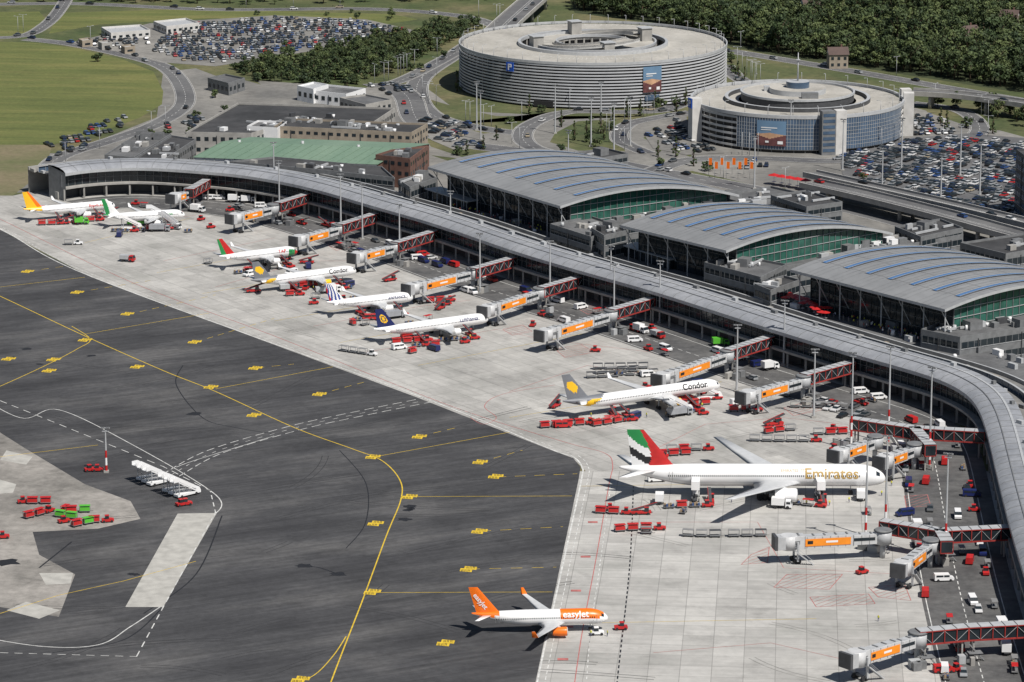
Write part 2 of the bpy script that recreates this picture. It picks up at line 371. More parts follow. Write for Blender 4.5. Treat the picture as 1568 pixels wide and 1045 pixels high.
o0=offs(fr,0.0);oi=offs(fr,2.45);oc=offs(fr,.9);ob=offs(fr,PW);ow=offs(fr,5.9);n4=offs(fr,4.0);n8=offs(fr,7.5);n1=offs(fr,1.2)
for i in range(len(fr)):
    p=oi[i]; pr.beam((p.x,p.y,5.2),(p.x,p.y,9.9),.16,.16,midgrey)
    if i%3==0:
        p=oc[i]; pr.beam((p.x,p.y,0),(p.x,p.y,4.5),.6,.6,conc)
        p=ow[i]; pr.box((p.x,p.y,1.6),(2.4,.5,2.8),random.choice([midgrey,conc,dkgrey]),PA)
    if i%2==0:
        a,b_,c,d,e=n1[i],n4[i],n8[i],ob[i],o0[i]
        for p,q,za,zb in ((e,a,11.04,11.94),(a,b_,11.94,12.74),(b_,c,12.74,13.04),(c,d,13.04,12.84)): pr.beam((p.x,p.y,za),(q.x,q.y,zb),.13,.09,midgrey)
pr.ribbon(at(offs(fr,7.6),13.12),.7,13.12,ltgrey)
pr.ribbon(at(offs(fr,3.9),12.8),.3,12.83,midgrey)
for i in range(1,len(fr)-1):
    p,q=oi[i],oi[i+1]; pr.beam((p.x,p.y,7.5),(q.x,q.y,7.5),.1,.12,midgrey)
    if i%7==0:
        q=n8[i].lerp(ob[i],.6); pr.box((q.x,q.y,13.4),(U(1,2.4),1.2,1.0),random.choice([ltgrey,midgrey]),PA)
pr.build('airport_pier_building')
ter=MB()
k0=next(i for i,p in enumerate(fr) if p.x>P(600,326,11).x)
terr=surf('terrace_paving',(.13,.13,.13),(.24,.235,.225),.08,.6,.85,fine=.1,stain=.2)
T2=24.0
ter.loft([at(offs(fr,PW+.05),9.0),at(offs(fr,T2),9.0)],terr,False,False)
ter.loft([at(offs(fr,T2),9.0),at(offs(fr,T2),10.2)],conc,False,False)
ter.loft([at(offs(fr,T2),10.2),at(offs(fr,T2+.6),10.2)],ltgrey,False,False)
ter.loft([at(offs(fr,T2+.6),10.2),at(offs(fr,T2+.6),0)],conc,False,False)
ter.loft([at(offs(fr,17.5),9.0),at(offs(fr,17.5),11.2)],glassb,False,False)
ter.loft([at(offs(fr,17.8),11.2),at(offs(fr,17.0),11.2)],ltgrey,False,False)
o155=offs(fr,17.45); o20=offs(fr,20.5); o15=offs(fr,14.5)
for i in range(len(fr)):
    ter.beam((o155[i].x,o155[i].y,9),(o155[i].x,o155[i].y,11.2),.14,.14,ltgrey)
    if i%4==0: ter.box((o20[i].x+U(-1,1),o20[i].y+U(-1,1),9.5),(U(1.2,3.5),U(1,1.8),U(.6,1.4)),random.choice([ltgrey,midgrey,conc,tan]),PA)
    if i%5==0: ter.box((o15[i].x,o15[i].y,9.6),(U(1.2,2.5),1.2,U(.8,1.4)),random.choice([ltgrey,midgrey]),PA)
ter.build('terrace_gallery')
def clutter(b,pt,n,ang,z):
    for _ in range(n):
        x,y=pt(); k=rnd()
        if k<.5: b.box((x,y,z+.7),(U(1,4),U(.9,2.6),1.4+U(0,1)),random.choice([ltgrey,midgrey,conc,white,dkgrey]),ang)
        elif k<.75: b.cyl((x,y,z),(x,y,z+U(.8,1.8)),U(.3,.9),U(.3,.8),10,random.choice([ltgrey,white]))
        elif k<.93:
            l=U(4,13); a2=ang+random.choice((0,math.pi/2)); b.box((x,y,z+.6),(l,.7,.7),ltgrey,a2)
        else: b.box((x,y,z+1.4),(U(3,6),U(3,5),2.8),midgrey,ang,mt=greyroof)
tb=MB()
A=offs(fr,T2+.65)[k0:];B=offs(fr,44)[k0:]
tb.loft([at(A,8.9),at(B,8.9)],greyroof,False,False)
tb.loft([at(B,8.9),at(B,0)],midgrey,False,False)
def tbp():
    i=random.randint(2,len(A)-3); p=A[i].lerp(B[i],U(.15,.85)); return p.x,p.y
clutter(tb,tbp,80,PA,8.9)
tb.build('terminal_base_building')

# ---------------------------------------------------------------- terminal halls
def hall(p0,p1,depth=80,zf0=22,zb=17,bulge=5.0,nst=7):
    p0=Vector(p0);p1=Vector(p1); w=(p1-p0).length; u=(p1-p0)/w; n=Vector((-u.y,u.x,0))
    o=Vector((p0.x,p0.y,0)); b=MB()
    zf=lambda v: zf0+(zb-zf0)*v+4*bulge*v*(1-v)
    pt=lambda a,v,z:(o+u*(a*w)+n*(v*depth)+Vector((0,0,z)))
    NV=30
    top=[[pt(a,j/NV,zf(j/NV)) for j in range(NV+1)] for a in (0,.25,.5,.75,1)]
    bot=[[pt(a,j/NV,zf(j/NV)-.9) for j in range(NV+1)] for a in (0,1)]
    b.loft(top,hallroof,False,True); b.loft(bot,midgrey,False,True)
    b.loft([bot[0],top[0]],ltgrey,False,False); b.loft([bot[1],top[-1]],ltgrey,False,False)
    for v in (0,1): b.face([pt(0,v,zf(v)-.9),pt(1,v,zf(v)-.9),pt(1,v,zf(v)),pt(0,v,zf(v))],ltgrey)
    def strip(a2,off,hw,dz,m,v0,v1,seg=24):
        b.loft([[pt(a2+(off-hw)/w,v,zf(v)+dz),pt(a2+(off+hw)/w,v,zf(v)+dz)] for v in [v0+(v1-v0)*j/seg for j in range(seg+1)]],m,False,False)
    for k in range(nst):
        a=(k+.5)/nst
        strip(a,0,.85,.22,sky_l,.13,.88)
        for s in (-.98,.98): strip(a,s,.12,.3,ltgrey,.13,.88); strip(a,s*1.35,.12,.05,dkgrey,.13,.88)
        for da in (-w/nst/2,-w/nst/4,w/nst/4):
            if 0.01<a+da/w<.99: strip(a,da,.06,.05,midgrey,0,1)
    for j in range(1,7):
        v=j/7; b.beam(pt(.002,v,zf(v)+.02),pt(.998,v,zf(v)+.02),.08,.05,midgrey)
    vf=.085;vb=.96
    for a,gm in ((.04,glassg),(.96,glassg)):
        b.loft([[pt(a,v,8),pt(a,v,zf(v)-.9)] for v in [vf+(vb-vf)*j/24 for j in range(25)]],gm,False,False)
        s=-.15 if a<.5 else .15
        for j in range(25):
            v=vf+(vb-vf)*j/24; b.beam(pt(a+s/w,v,8),pt(a+s/w,v,zf(v)-.9),.22,.22,midgrey)
        for z in (11.5,14.5,17.5,20.5):
            vs=[v for v in [vf+(vb-vf)*j/60 for j in range(61)] if zf(v)-1>z]
            if vs: b.beam(pt(a+s*1.2/w,vs[0],z),pt(a+s*1.2/w,vs[-1],z),.16,.16,ltgrey)
    for v,s in ((vf,-.15),(vb,.15)):
        b.face([pt(.04,v,8),pt(.96,v,8),pt(.96,v,zf(v)-.9),pt(.04,v,zf(v)-.9)],glassd)
        m=int(w/3)
        for j in range(m+1):
            a=.04+.92*j/m; b.beam(pt(a,v+s/depth,8),pt(a,v+s/depth,zf(v)-.9),.18,.18,dkgrey)
        for z in (12,15,18): 
            if z<zf(v)-1: b.beam(pt(.04,v+s/depth,z),pt(.96,v+s/depth,z),.14,.14,midgrey)
    b.prism([pt(.02,.03,0),pt(.98,.03,0),pt(.98,.99,0),pt(.02,.99,0)],0,8.6,midgrey,greyroof)
    m=max(4,int(w/9))
    for j in range(m+1):
        a=.03+.94*j/m; b.beam(pt(a,.03,8.6),pt(a,.03,zf(.03)-.8),.35,.35,ltgrey); b.beam(pt(a,.08,12),pt(a,.008,zf(0)-.9),.22,.22,ltgrey)
    b.build('terminal_hall')
hall(P(655,256,22),P(858,316,22)); hall(P(950,345,22),P(1112,384,22),nst=6); hall(P(1210,413,22),P(1447,474,22),nst=7)

# ---------------------------------------------------------------- generic flat building
def building(name,px,z,ms,mt,base=0.0,storeys=0,win=None,hvac=0,parapet=.8):
    b=MB(); pts=PL(px,z)
    ar=sum(pts[i].x*pts[(i+1)%len(pts)].y-pts[(i+1)%len(pts)].x*pts[i].y for i in range(len(pts)))
    if ar<0: pts=pts[::-1]
    b.prism(pts,base,z,ms,mt); n=len(pts); win=win or glassd; strip='terminal' in name or 'office_block' in name or 'tower' in name
    for i in range(n):
        a=pts[i];c=pts[(i+1)%n];d=c-a;L=d.length
        if L<2: continue
        d/=L; out=Vector((d.y,-d.x,0))
        pa=a-out*.16; pc=c-out*.16
        b.beam((pa.x,pa.y,z+parapet/2),(pc.x,pc.y,z+parapet/2),.32,parapet,ms)
        ang=math.atan2(d.y,d.x)
        if storeys:
            h=(z-base)/storeys
            for s in range(storeys):
                zc=base+h*(s+.55)
                if strip:
                    q=(a+c)/2+out*.03; b.box((q.x,q.y,zc),(L-1.2,.08,h*.42),win,ang)
                    m=max(1,int(L/2.4))
                    for k in range(m+1):
                        q=a+d*(.6+(L-1.2)*k/m)+out*.09; b.box((q.x,q.y,zc),(.16,.1,h*.44),ms,ang)
                    q=(a+c)/2+out*.06; b.box((q.x,q.y,zc-h*.26),(L-.8,.16,.12),ltgrey,ang)
                else:
                    m=max(1,int(L/3.2)); st_=L/m
                    for k in range(m):
                        q=a+d*(st_*(k+.5))+out*.04
                        b.box((q.x,q.y,zc),(st_*.5,.1,h*.36),win,ang)
        m=int(L/14)
        for k in range(m):
            q=a+d*(L*(k+.5)/m+U(-2,2))+out*.2; b.box((q.x,q.y,z*.5),(.2,.2,z-1),dkgrey,ang)
    cx=sum(p.x for p in pts)/n; cy=sum(p.y for p in pts)/n
    def pp():
        p=random.choice(pts); q=random.choice(pts); t=U(.05,.75); s=rnd(); ex=p.x+(q.x-p.x)*s; ey=p.y+(q.y-p.y)*s
        return cx+(ex-cx)*t,cy+(ey-cy)*t
    clutter(b,pp,hvac*3,math.atan2(pts[1].y-pts[0].y,pts[1].x-pts[0].x),z)
    return b.build(name)
B_=building
B_('terminal_annex_building',[(842,346),(905,334),(962,352),(905,366)],15,midgrey,greyroof,0,4,hvac=5)
B_('terminal_annex_building',[(610,278),(655,266),(668,275),(628,290)],14,midgrey,greyroof,0,3,hvac=2)
B_('terminal_annex_building',[(905,352),(940,345),(960,356),(925,364)],17,midgrey,darkroof,0,4,hvac=2)
B_('terminal_annex_building',[(1078,405),(1120,392),(1205,408),(1165,428)],16,midgrey,greyroof,0,4,hvac=6)
B_('terminal_annex_building',[(1155,438),(1200,425),(1225,432),(1180,448)],14,midgrey,darkroof,0,3,hvac=2)
B_('terminal_annex_building',[(1410,508),(1440,497),(1600,478),(1600,500),(1470,520)],14,midgrey,greyroof,0,3,hvac=6)
B_('terminal_wing_building',[(880,335),(1070,310),(1120,322),(930,350)],13,midgrey,greyroof,0,3,hvac=8)
B_('terminal_wing_building',[(1010,320),(1180,288),(1290,312),(1120,325)],14.5,midgrey,greyroof,0,3,hvac=9)
B_('terminal_wing_building',[(1125,400),(1440,352),(1475,362),(1200,412)],13,midgrey,greyroof,0,3,hvac=14)
B_('terminal_wing_building',[(1370,350),(1440,338),(1475,352),(1410,366)],15,midgrey,darkroof,0,4,hvac=4)
B_('terminal_wing_building',[(1470,375),(1568,360),(1640,375),(1540,392)],11,midgrey,darkroof,0,2,hvac=3)
B_('office_block',[(1180,302),(1235,294),(1290,312),(1235,320)],18,midgrey,darkroof,0,5,hvac=3)
B_('office_block',[(880,236),(930,230),(962,238),(915,246)],14,midgrey,darkroof,0,4,hvac=2)
B_('glass_tower_building',[(1556,232),(1600,228),(1620,240),(1575,246)],24,dkgrey,darkroof,0,7,glassb)
B_('pier_head_building',[(1590,610),(1720,640),(1760,800),(1625,770)],9.6,conc2,pal,0,2)
for x,y in [(695,298),(1000,385),(1330,470)]:
    a=P(x,y,12.5); bb=MB(); bb.box((a.x,a.y,10.7),(28,6,3.4),glassd,PA,mt=midgrey); bb.box((a.x,a.y,12.55),(29.4,7.4,.3),ltgrey,PA)
    for k in range(-4,5): bb.box((a.x+k*3.3*math.cos(PA),a.y+k*3.3*math.sin(PA),10.7),(.25,6.3,3.5),ltgrey,PA)
    bb.build('lounge_pavilion')
def hangar():
    b=MB(); z=9.5
    A,B,C,D=P(298,241,z),P(577,252,z),P(657,221,z),P(400,201,z)
    A=Vector((A.x,A.y,0));B=Vector((B.x,B.y,0));C=Vector((C.x,C.y,0));D=A+(C-B)
    m1=(A+D)/2;m2=(B+C)/2
    up=lambda p,h:Vector((p.x,p.y,h))
    b.face([up(A,0),up(B,0),up(B,z),up(A,z)],white); b.face([up(B,0),up(C,0),up(C,z),up(m2,z+2.2),up(B,z)],brick)
    b.face([up(C,0),up(D,0),up(D,z),up(C,z)],white); b.face([up(D,0),up(A,0),up(A,z),up(m1,z+2.2),up(D,z)],brick)
    e=(B-A).normalized(); q=(C-B).normalized()
    o=lambda p,a,c:p+e*a+q*c
    b.face([up(o(A,-.6,-.6),z+.05),up(o(B,.6,-.6),z+.05),up(o(m2,.6,0),z+2.3),up(o(m1,-.6,0),z+2.3)],greenroof)
    b.face([up(o(D,-.6,.6),z+.05),up(o(C,.6,.6),z+.05),up(o(m2,.6,0),z+2.3),up(o(m1,-.6,0),z+2.3)],greenroof)
    L=(B-A).length; n=int(L/4)
    for k in range(n+1):
        p=A+e*(L*k/n)-q*.12; b.beam(up(p,0),up(p,z),.25,.25,ltgrey)
        p=A+e*(L*k/n); b.beam(up(o(p,0,-.5),z+.15),up(o(p,0,0)+(m1-A),z+2.42),.12,.1,greenroof)
    for k in range(n):
        if k%7 in (3,4,5): 
            p=A+e*(L*(k+.5)/n)-q*.06; b.box((p.x,p.y,z-2.2),(2.8,.1,1.6),glassd,math.atan2(e.y,e.x))
        if k%6==1: p=A+e*(L*(k+.5)/n)+q*U(8,30); b.cyl((p.x,p.y,z),(p.x,p.y,z+3),.6,.6,8,ltgrey)
    W=(C-B).length
    for k in range(int(W/4)):
        for zz in (2,5,7.6):
            p=B+q*(4*k+2)+e*.06; b.box((p.x,p.y,zz),(2.2,.1,1.5),glassd,math.atan2(q.y,q.x))
    b.build('aircraft_hangar')
hangar()
B_('cargo_building',[(285,205),(365,160),(605,168),(560,198),(420,196),(385,207)],9,conc,darkroof,0,2,hvac=12)
B_('brick_office_building',[(420,196),(440,184),(655,192),(630,206)],10,tan,darkroof,0,3,hvac=10)
B_('brick_office_building',[(575,240),(600,232),(655,226),(628,246)],11.5,brick,darkroof,0,3,hvac=2)
B_('white_workshop',[(378,196),(395,187),(440,189),(425,199)],10,white,greyroof,0,0)
B_('cargo_building',[(160,240),(215,205),(262,208),(205,244)],7,midgrey,greyroof,0,1,hvac=6)
B_('cargo_building',[(205,246),(262,210),(300,216),(250,248)],8,midgrey,darkroof,0,2,hvac=5)
B_('low_terminal_building',[(350,250),(420,243),(585,258),(604,275),(450,259)],11,midgrey,darkroof,0,3,hvac=5)
B_('gatehouse',[(470,140),(500,132),(560,138),(530,147)],5,white,greyroof,0,1)
B_('gatehouse',[(520,152),(560,147),(600,155),(560,163)],4.5,conc,greyroof,0,1)
B_('white_workshop',[(455,134),(480,128),(503,132),(480,139)],6,white,ltgrey,0,1)
B_('depot_building',[(318,122),(345,116),(375,122),(350,130)],5,midgrey,greyroof,0,1)
B_('depot_building',[(235,35),(285,30),(305,37),(255,43)],3.5,conc2,ltgrey,0,1)
B_('depot_building',[(155,44),(215,40),(230,48),(170,53)],3,conc2,ltgrey,0,1)
for x,y in [(120,62),(150,66),(185,72)]: B_('site_cabin',[(x,y),(x+16,y-2),(x+22,y+1),(x+6,y+3)],2.6,random.choice([tan,conc]),ltgrey,0,1)

# ---------------------------------------------------------------- round car parks
def ringpts(c,r,z,n,a0=0,a1=2*math.pi,close=True):
    return [Vector((c[0]+r*math.cos(a0+(a1-a0)*i/n),c[1]+r*math.sin(a0+(a1-a0)*i/n),z)) for i in range(n if close else n+1)]
def ring(b,c,r0,r1,z0,z1,m,n=96,mt=None):
    a=ringpts(c,r0,z0,n);d=ringpts(c,r1,z0,n);e=ringpts(c,r1,z1,n);f=ringpts(c,r0,z1,n)
    b.loft([a,d],m,True,False); b.loft([d,e],m,True,True); b.loft([e,f],mt or m,True,False); b.loft([f,a],m,True,True)
def billboard(b,c,r,a,w,z0,z1):
    cols=[mat('poster_blue',(.14,.24,.36),.5,0,.1,.2),mat('poster_sand',(.5,.3,.18),.5,0,.25,.3),mat('poster_dark',(.13,.05,.05),.5,0,.4,.5)]
    n=10; da=w/r
    for i in range(n):
        t0=a-da/2+da*i/n;t1=a-da/2+da*(i+1)/n; k=abs(i-4)*.03
        zs=[(z0,z0+(z1-z0)*(.28+k),cols[2]),(z0+(z1-z0)*(.28+k),z0+(z1-z0)*(.52-k*.5),cols[1]),(z0+(z1-z0)*(.52-k*.5),z1,cols[0])]
        for za,zb_,m in zs:
            b.face([(c[0]+r*math.cos(t),c[1]+r*math.sin(t),z) for t,z in ((t0,za),(t1,za),(t1,zb_),(t0,zb_))],m)
    rr=r+.15
    for f0,f1,h0,h1 in [(.30,.42,.12,.2),(.15,.7,.70,.74),(.15,.5,.62,.65),(.72,.9,.08,.2)]:
        t0=a-da/2+da*f0;t1=a-da/2+da*f1
        b.face([(c[0]+rr*math.cos(t),c[1]+rr*math.sin(t),z) for t,z in ((t0,z0+(z1-z0)*h0),(t1,z0+(z1-z0)*h0),(t1,z0+(z1-z0)*h1),(t0,z0+(z1-z0)*h1))],white)
def psign(b,c,r,a,z):
    blue=mat('sign_blue',(.01,.09,.5),.4,0,0)
    b.box((c[0]+r*math.cos(a),c[1]+r*math.sin(a),z),(.3,4,4),blue,a)
    x2,y2=c[0]+(r+.2)*math.cos(a),c[1]+(r+.2)*math.sin(a); tx,ty=-math.sin(a),math.cos(a)
    for du,dz,w,h in [(-.65,0,.5,2.7),(.1,1.1,1.2,.5),(.1,.1,1.2,.5),(.75,.6,.5,1.3)]:
        b.box((x2+tx*du,y2+ty*du,z+dz),(.2,w,h),white,a)
def lamp_mesh(h,arms=1,name='street_lamp'):
    b=MB(); b.cyl((0,0,0),(0,0,h),.14,.07,6,ltgrey)
    for k in range(arms):
        s=1 if k==0 else -1
        b.beam((0,0,h),(s*1.4,0,h+.15),.1,.1,ltgrey); b.box((s*1.7,0,h+.15),(.9,.35,.14),ltgrey)
    return b.mesh(name)
lampM=lamp_mesh(9,2); lampT=lamp_mesh(4.5,1)
louv=mat('louvre_metal',(.50,.51,.53),.45,0,.1,.2)
def garage5():
    q=P(908,66,20); c=(q.x,q.y); r=61.5; b=MB(); z=20
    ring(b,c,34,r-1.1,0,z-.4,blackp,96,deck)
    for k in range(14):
        zz=.9+k*1.38; ring(b,c,r-.4,r,zz,zz+.62,louv,96)
    ring(b,c,r-.35,r+.15,z-.3,z+.9,ltgrey,96)
    for i in range(96):
        a=2*math.pi*i/96; x,y=c[0]+(r-.75)*math.cos(a),c[1]+(r-.75)*math.sin(a); b.beam((x,y,0),(x,y,z),.25,.25,dkgrey)
    for i in range(140):
        a=2*math.pi*i/140; p=Vector((math.cos(a),math.sin(a),0)); o=Vector((c[0],c[1],0))
        for r0,r1 in ((54.5,59.5),(40,45)): b.ribbon([o+p*r0,o+p*r1],.16,z-.38,wmark)
    ring(b,c,33.2,34.5,z-.4,z+1.1,ltgrey,96)
    ring(b,c,29,34,13,13.5,conc,96); ring(b,c,17,29,z-1.0,z+.2,conc,72,deck)
    ring(b,c,28.4,29.2,z+.2,z+1.3,ltgrey,72); ring(b,c,16.4,17.2,z+.2,z+1.4,ltgrey,72)
    for zz in (16.2,12.2,8.2,4.2): ring(b,c,11,17,zz,zz+.9,conc,64,conc)
    for i in range(28):
        a=2*math.pi*i/28
        for rr in (16.8,29,33.6): b.beam((c[0]+rr*math.cos(a),c[1]+rr*math.sin(a),0),(c[0]+rr*math.cos(a),c[1]+rr*math.sin(a),z-.5),.7,.7,conc)
    for a0,a1,z0,z1,rr in ((3.3,5.6,z-.2,z+4,23),(.2,1.9,z+3.6,z,23)):
        n=24; rg=[]
        for i in range(n+1):
            a=a0+(a1-a0)*i/n; zz=z0+(z1-z0)*i/n
            d=Vector((math.cos(a),math.sin(a),0)); o=Vector((c[0],c[1],zz))
            rg.append([o+d*(rr-4),o+d*(rr+4),o+d*(rr+4)+Vector((0,0,1)),o+d*(rr+4)+Vector((0,0,-.6)),o+d*(rr-4)+Vector((0,0,-.6)),o+d*(rr-4)+Vector((0,0,1))])
        b.loft(rg,lambda i,j:deck if j==0 else conc2,True,False)
    for dx,dy,h in ((-8,26,6),(24,6,6),(-26,-12,5),(6,-24,4)):
        b.box((c[0]+dx,c[1]+dy,z+h/2),(5,5,h),conc,0.4); b.box((c[0]+dx,c[1]+dy,z+h+.2),(6,6,.3),ltgrey,.4)
    ba=math.radians(-66); billboard(b,c,r+.5,ba,9,7,18.5)
    b.box((c[0]+(r+.3)*math.cos(ba),c[1]+(r+.3)*math.sin(ba),4.5),(.3,7,2.4),glassb,ba)
    psign(b,c,r+.4,math.radians(-128),17)
    aa=math.radians(-112); b.box((c[0]+(r+.1)*math.cos(aa),c[1]+(r+.1)*math.sin(aa),1.8),(1,9,2.6),black,aa)
    b.build('parking_garage')
    for i in range(44):
        a=2*math.pi*i/44; inst(lampT,'roof_lamp',(c[0]+(r-1.5)*math.cos(a),c[1]+(r-1.5)*math.sin(a),z-.4),a+math.pi)
    return c
G5=garage5()
def garage4():
    q=P(1221,152,15); c=(q.x,q.y); r=45; z=15; b=MB()
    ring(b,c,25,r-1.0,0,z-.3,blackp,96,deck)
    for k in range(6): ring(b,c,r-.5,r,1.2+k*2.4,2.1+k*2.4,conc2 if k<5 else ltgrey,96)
    for i in range(60):
        a=2*math.pi*i/60; b.box((c[0]+(r-.45)*math.cos(a),c[1]+(r-.45)*math.sin(a),7),(.3,.25,14),midgrey,a)
    def arc(a0,a1,rr,z0,z1,m,n=40):
        b.loft([ringpts(c,rr,z0,n,math.radians(a0),math.radians(a1),False),ringpts(c,rr,z1,n,math.radians(a0),math.radians(a1),False)],m,False,True)
    arc(-128,-20,r+.3,1.5,z-.6,glassb)
    for i in range(73):
        a=math.radians(-128+108*i/72); b.beam((c[0]+(r+.35)*math.cos(a),c[1]+(r+.35)*math.sin(a),1.5),(c[0]+(r+.35)*math.cos(a),c[1]+(r+.35)*math.sin(a),z-.6),.12,.12,ltgrey)
    for zz in (3,4.5,6,7.5,9,10.5,12): arc(-128,-20,r+.42,zz,zz+.14,ltgrey)
    ring(b,c,r-.4,r+.5,z-.5,z+.9,ltgrey,96)
    for i in range(100):
        a=2*math.pi*i/100; p=Vector((math.cos(a),math.sin(a),0)); o=Vector((c[0],c[1],0))
        b.ribbon([o+p*38,o+p*43.5],.15,z-.28,wmark)
    ring(b,c,29.5,31,z-.3,z+1.4,dkgrey,80,ltgrey); ring(b,c,24,29.5,z-3,z-2.6,dkgrey,80)
    ring(b,c,10,24,z,z+3.0,dkgrey,72,deck); ring(b,c,23.6,24.4,z+3.0,z+3.9,ltgrey,72)
    ring(b,c,.5,12,z+3.0,z+5.2,ltgrey,48,deck); ring(b,c,.3,5,z+5.2,z+7.8,glassb,32,ltgrey)
    b.cyl((c[0],c[1],z+7.8),(c[0],c[1],z+20),.4,.15,8,ltgrey); b.box((c[0],c[1],z+17),(1.6,1.6,.3),ltgrey)
    b.box((c[0]+4,c[1]-15,z+4.2),(7,3,2.4),midgrey); b.box((c[0]-12,c[1]+4,z+4.0),(4,3,2),ltgrey)
    for a,w,m in ((-160,4.5,conc2),(-73,5,conc2),(-79,6,midgrey),(-4,4.5,conc2),(8,4,conc2)):
        a=math.radians(a); b.box((c[0]+(r+2.2)*math.cos(a),c[1]+(r+2.2)*math.sin(a),9.2),(4.4,w,18.4),m,a)
        if m is midgrey:
            for k in range(7): b.box((c[0]+(r+4.45)*math.cos(a),c[1]+(r+4.45)*math.sin(a),2+k*2.45),(.1,w*.85,1.3),glassb,a)
    billboard(b,c,r+.8,math.radians(-108),12.5,3,13.5); psign(b,c,r+4.6,math.radians(-160),16.2)
    b.build('parking_garage')
    for i in range(26):
        a=2*math.pi*i/26; inst(lampT,'roof_lamp',(c[0]+(r-1.5)*math.cos(a),c[1]+(r-1.5)*math.sin(a),z-.3),a+math.pi)
    return c
G4=garage4()

# ---------------------------------------------------------------- roads
rd=MB(); ROADS=[]
def road(px,w,z=.03,lines=True,m=None,traffic=True):
    p=smooth(PL(px),10); zz=z+.0
    rd.ribbon(p,w+.8,zz,conc); rd.ribbon(p,w,zz+.006,m or asph2)
    if lines: 
        rd.ribbon(p,.18,zz+.012,wmark,(3,3)); rd.ribbon(p,.15,zz+.012,wmark,off=w/2-.4); rd.ribbon(p,.15,zz+.012,wmark,off=-w/2+.4)
    ROADS.append((p,w,traffic))
road([(-60,8),(120,6),(330,15),(560,14),(700,24),(760,40)],9)
road([(-60,58),(30,56),(70,38),(95,10),(110,-20)],7,.045)
road([(40,60),(110,68),(180,82),(245,100),(275,125),(282,160),(240,190),(170,215),(115,232),(85,245),(75,262),(95,290)],9,.060)
road([(745,50),(690,88),(645,120),(640,150),(665,178),(730,196),(800,205)],10,.075)
road([(600,130),(625,150),(640,185),(690,215),(760,228),(880,240),(1000,262),(1150,290),(1320,325),(1568,395),(1700,430)],13,.090)
road([(880,240),(820,228),(800,210),(815,190),(870,172),(960,172),(1020,168),(1060,150)],9,.105)
road([(990,235),(950,215),(960,192),(1010,180),(1060,172)],8,.12)
road([(1115,78),(1200,92),(1320,112),(1450,135),(1600,160)],10,.075)
road([(1110,100),(1130,120),(1150,130)],8,.135)
road([(1395,158),(1470,170),(1500,195),(1480,215),(1420,222)],8,.15)
road([(1000,262),(1060,245),(1160,243),(1300,246),(1420,222),(1600,225)],10,.135)
road([(560,132),(600,128),(640,112),(700,80)],8,.165)
road([(990,-30),(1100,-5),(1250,2)],6,.03,False)
rd.build('road')
sheet('car_park_asphalt',[(1285,236),(1390,212),(1480,205),(1600,215),(1700,330),(1500,345),(1400,318),(1290,268)],.17,asph2)
sheet('car_park_asphalt',[(108,66),(230,36),(420,24),(560,30),(640,48),(560,66),(430,86),(330,102),(245,96),(180,80)],.07,landm)
sheet('car_park_asphalt',[(985,205),(1050,175),(1060,215),(1110,235),(1050,238),(1000,228)],.16,landm)
sheet('car_park_asphalt',[(640,180),(700,185),(740,225),(700,232),(660,215)],.12,landm)
def viaduct(px,w,z,ramp=None):
    b=MB(); pts=[P(x,y,z) for x,y in px]
    p=smooth(pts,8)
    b.ribbon(p,w,0,asph2,z_from=True)
    for s in (-1,1):
        e=offs(p,s*w/2)
        b.loft([[q+Vector((0,0,-1.2)) for q in e],[q+Vector((0,0,.9)) for q in e]],conc,False,False)
        e2=offs(p,s*(w/2+.3)); b.loft([[q+Vector((0,0,.9)) for q in e],[q+Vector((0,0,.9)) for q in e2]],conc2,False,False)
        b.loft([[q+Vector((0,0,.9)) for q in e2],[q+Vector((0,0,-1.2)) for q in e2]],conc,False,False)
    for s in (-.05,.05): b.ribbon(p,.2,.02,wmark,off=s*w,z_from=True)
    a=offs(p,w/2);c=offs(p,-w/2); b.loft([[q+Vector((0,0,-1.2)) for q in a],[q+Vector((0,0,-1.2)) for q in c]],midgrey,False,False)
    for i in range(4,len(p),8):
        for s in (-.3,.3):
            q=offs(p,s*w)[i]; b.cyl((q.x,q.y,0),(q.x,q.y,q.z-1.1),.8,.8,10,conc)
    b.build('road_viaduct'); ROADS.append((p,w,'v'))
viaduct([(830,-14),(815,0),(790,22),(762,48),(742,66)],13,8)
viaduct([(1395,140),(1470,145),(1568,158),(1700,178)],9,7)
viaduct([(1240,280),(1330,300),(1450,330),(1568,362),(1700,395)],11,6)
viaduct([(1240,265),(1330,285),(1450,312),(1568,340),(1700,372)],7,7)

# ---------------------------------------------------------------- cars
carcols=[('car_white',(.6,.6,.6)),('car_black',(.02,.02,.022)),('car_silver',(.28,.29,.30)),('car_grey',(.09,.095,.1)),('car_blue',(.03,.07,.2)),('car_red',(.35,.02,.02)),('car_darkblue',(.015,.025,.06)),('car_beige',(.35,.3,.22))]
def wheels(b,xs,y,r,w=.22):
    for x in xs:
        for s in (-1,1): b.cyl((x,s*(y-w),r),(x,s*y,r),r,r,10,black)
def profile(b,side,hw_b,hw_t,zsplit,mp,mg,glassidx=()):
    def yy(z): return hw_b if z<=zsplit else hw_t
    L=[b.av((x,yy(z),z)) for x,z in side];Rr=[b.av((x,-yy(z),z)) for x,z in side];n=len(side)
    for i in range(n):
        j=(i+1)%n; b.fi([L[i],L[j],Rr[j],Rr[i]],mg if i in glassidx else mp)
    b.fi(L[::-1],mp); b.fi(Rr,mp)
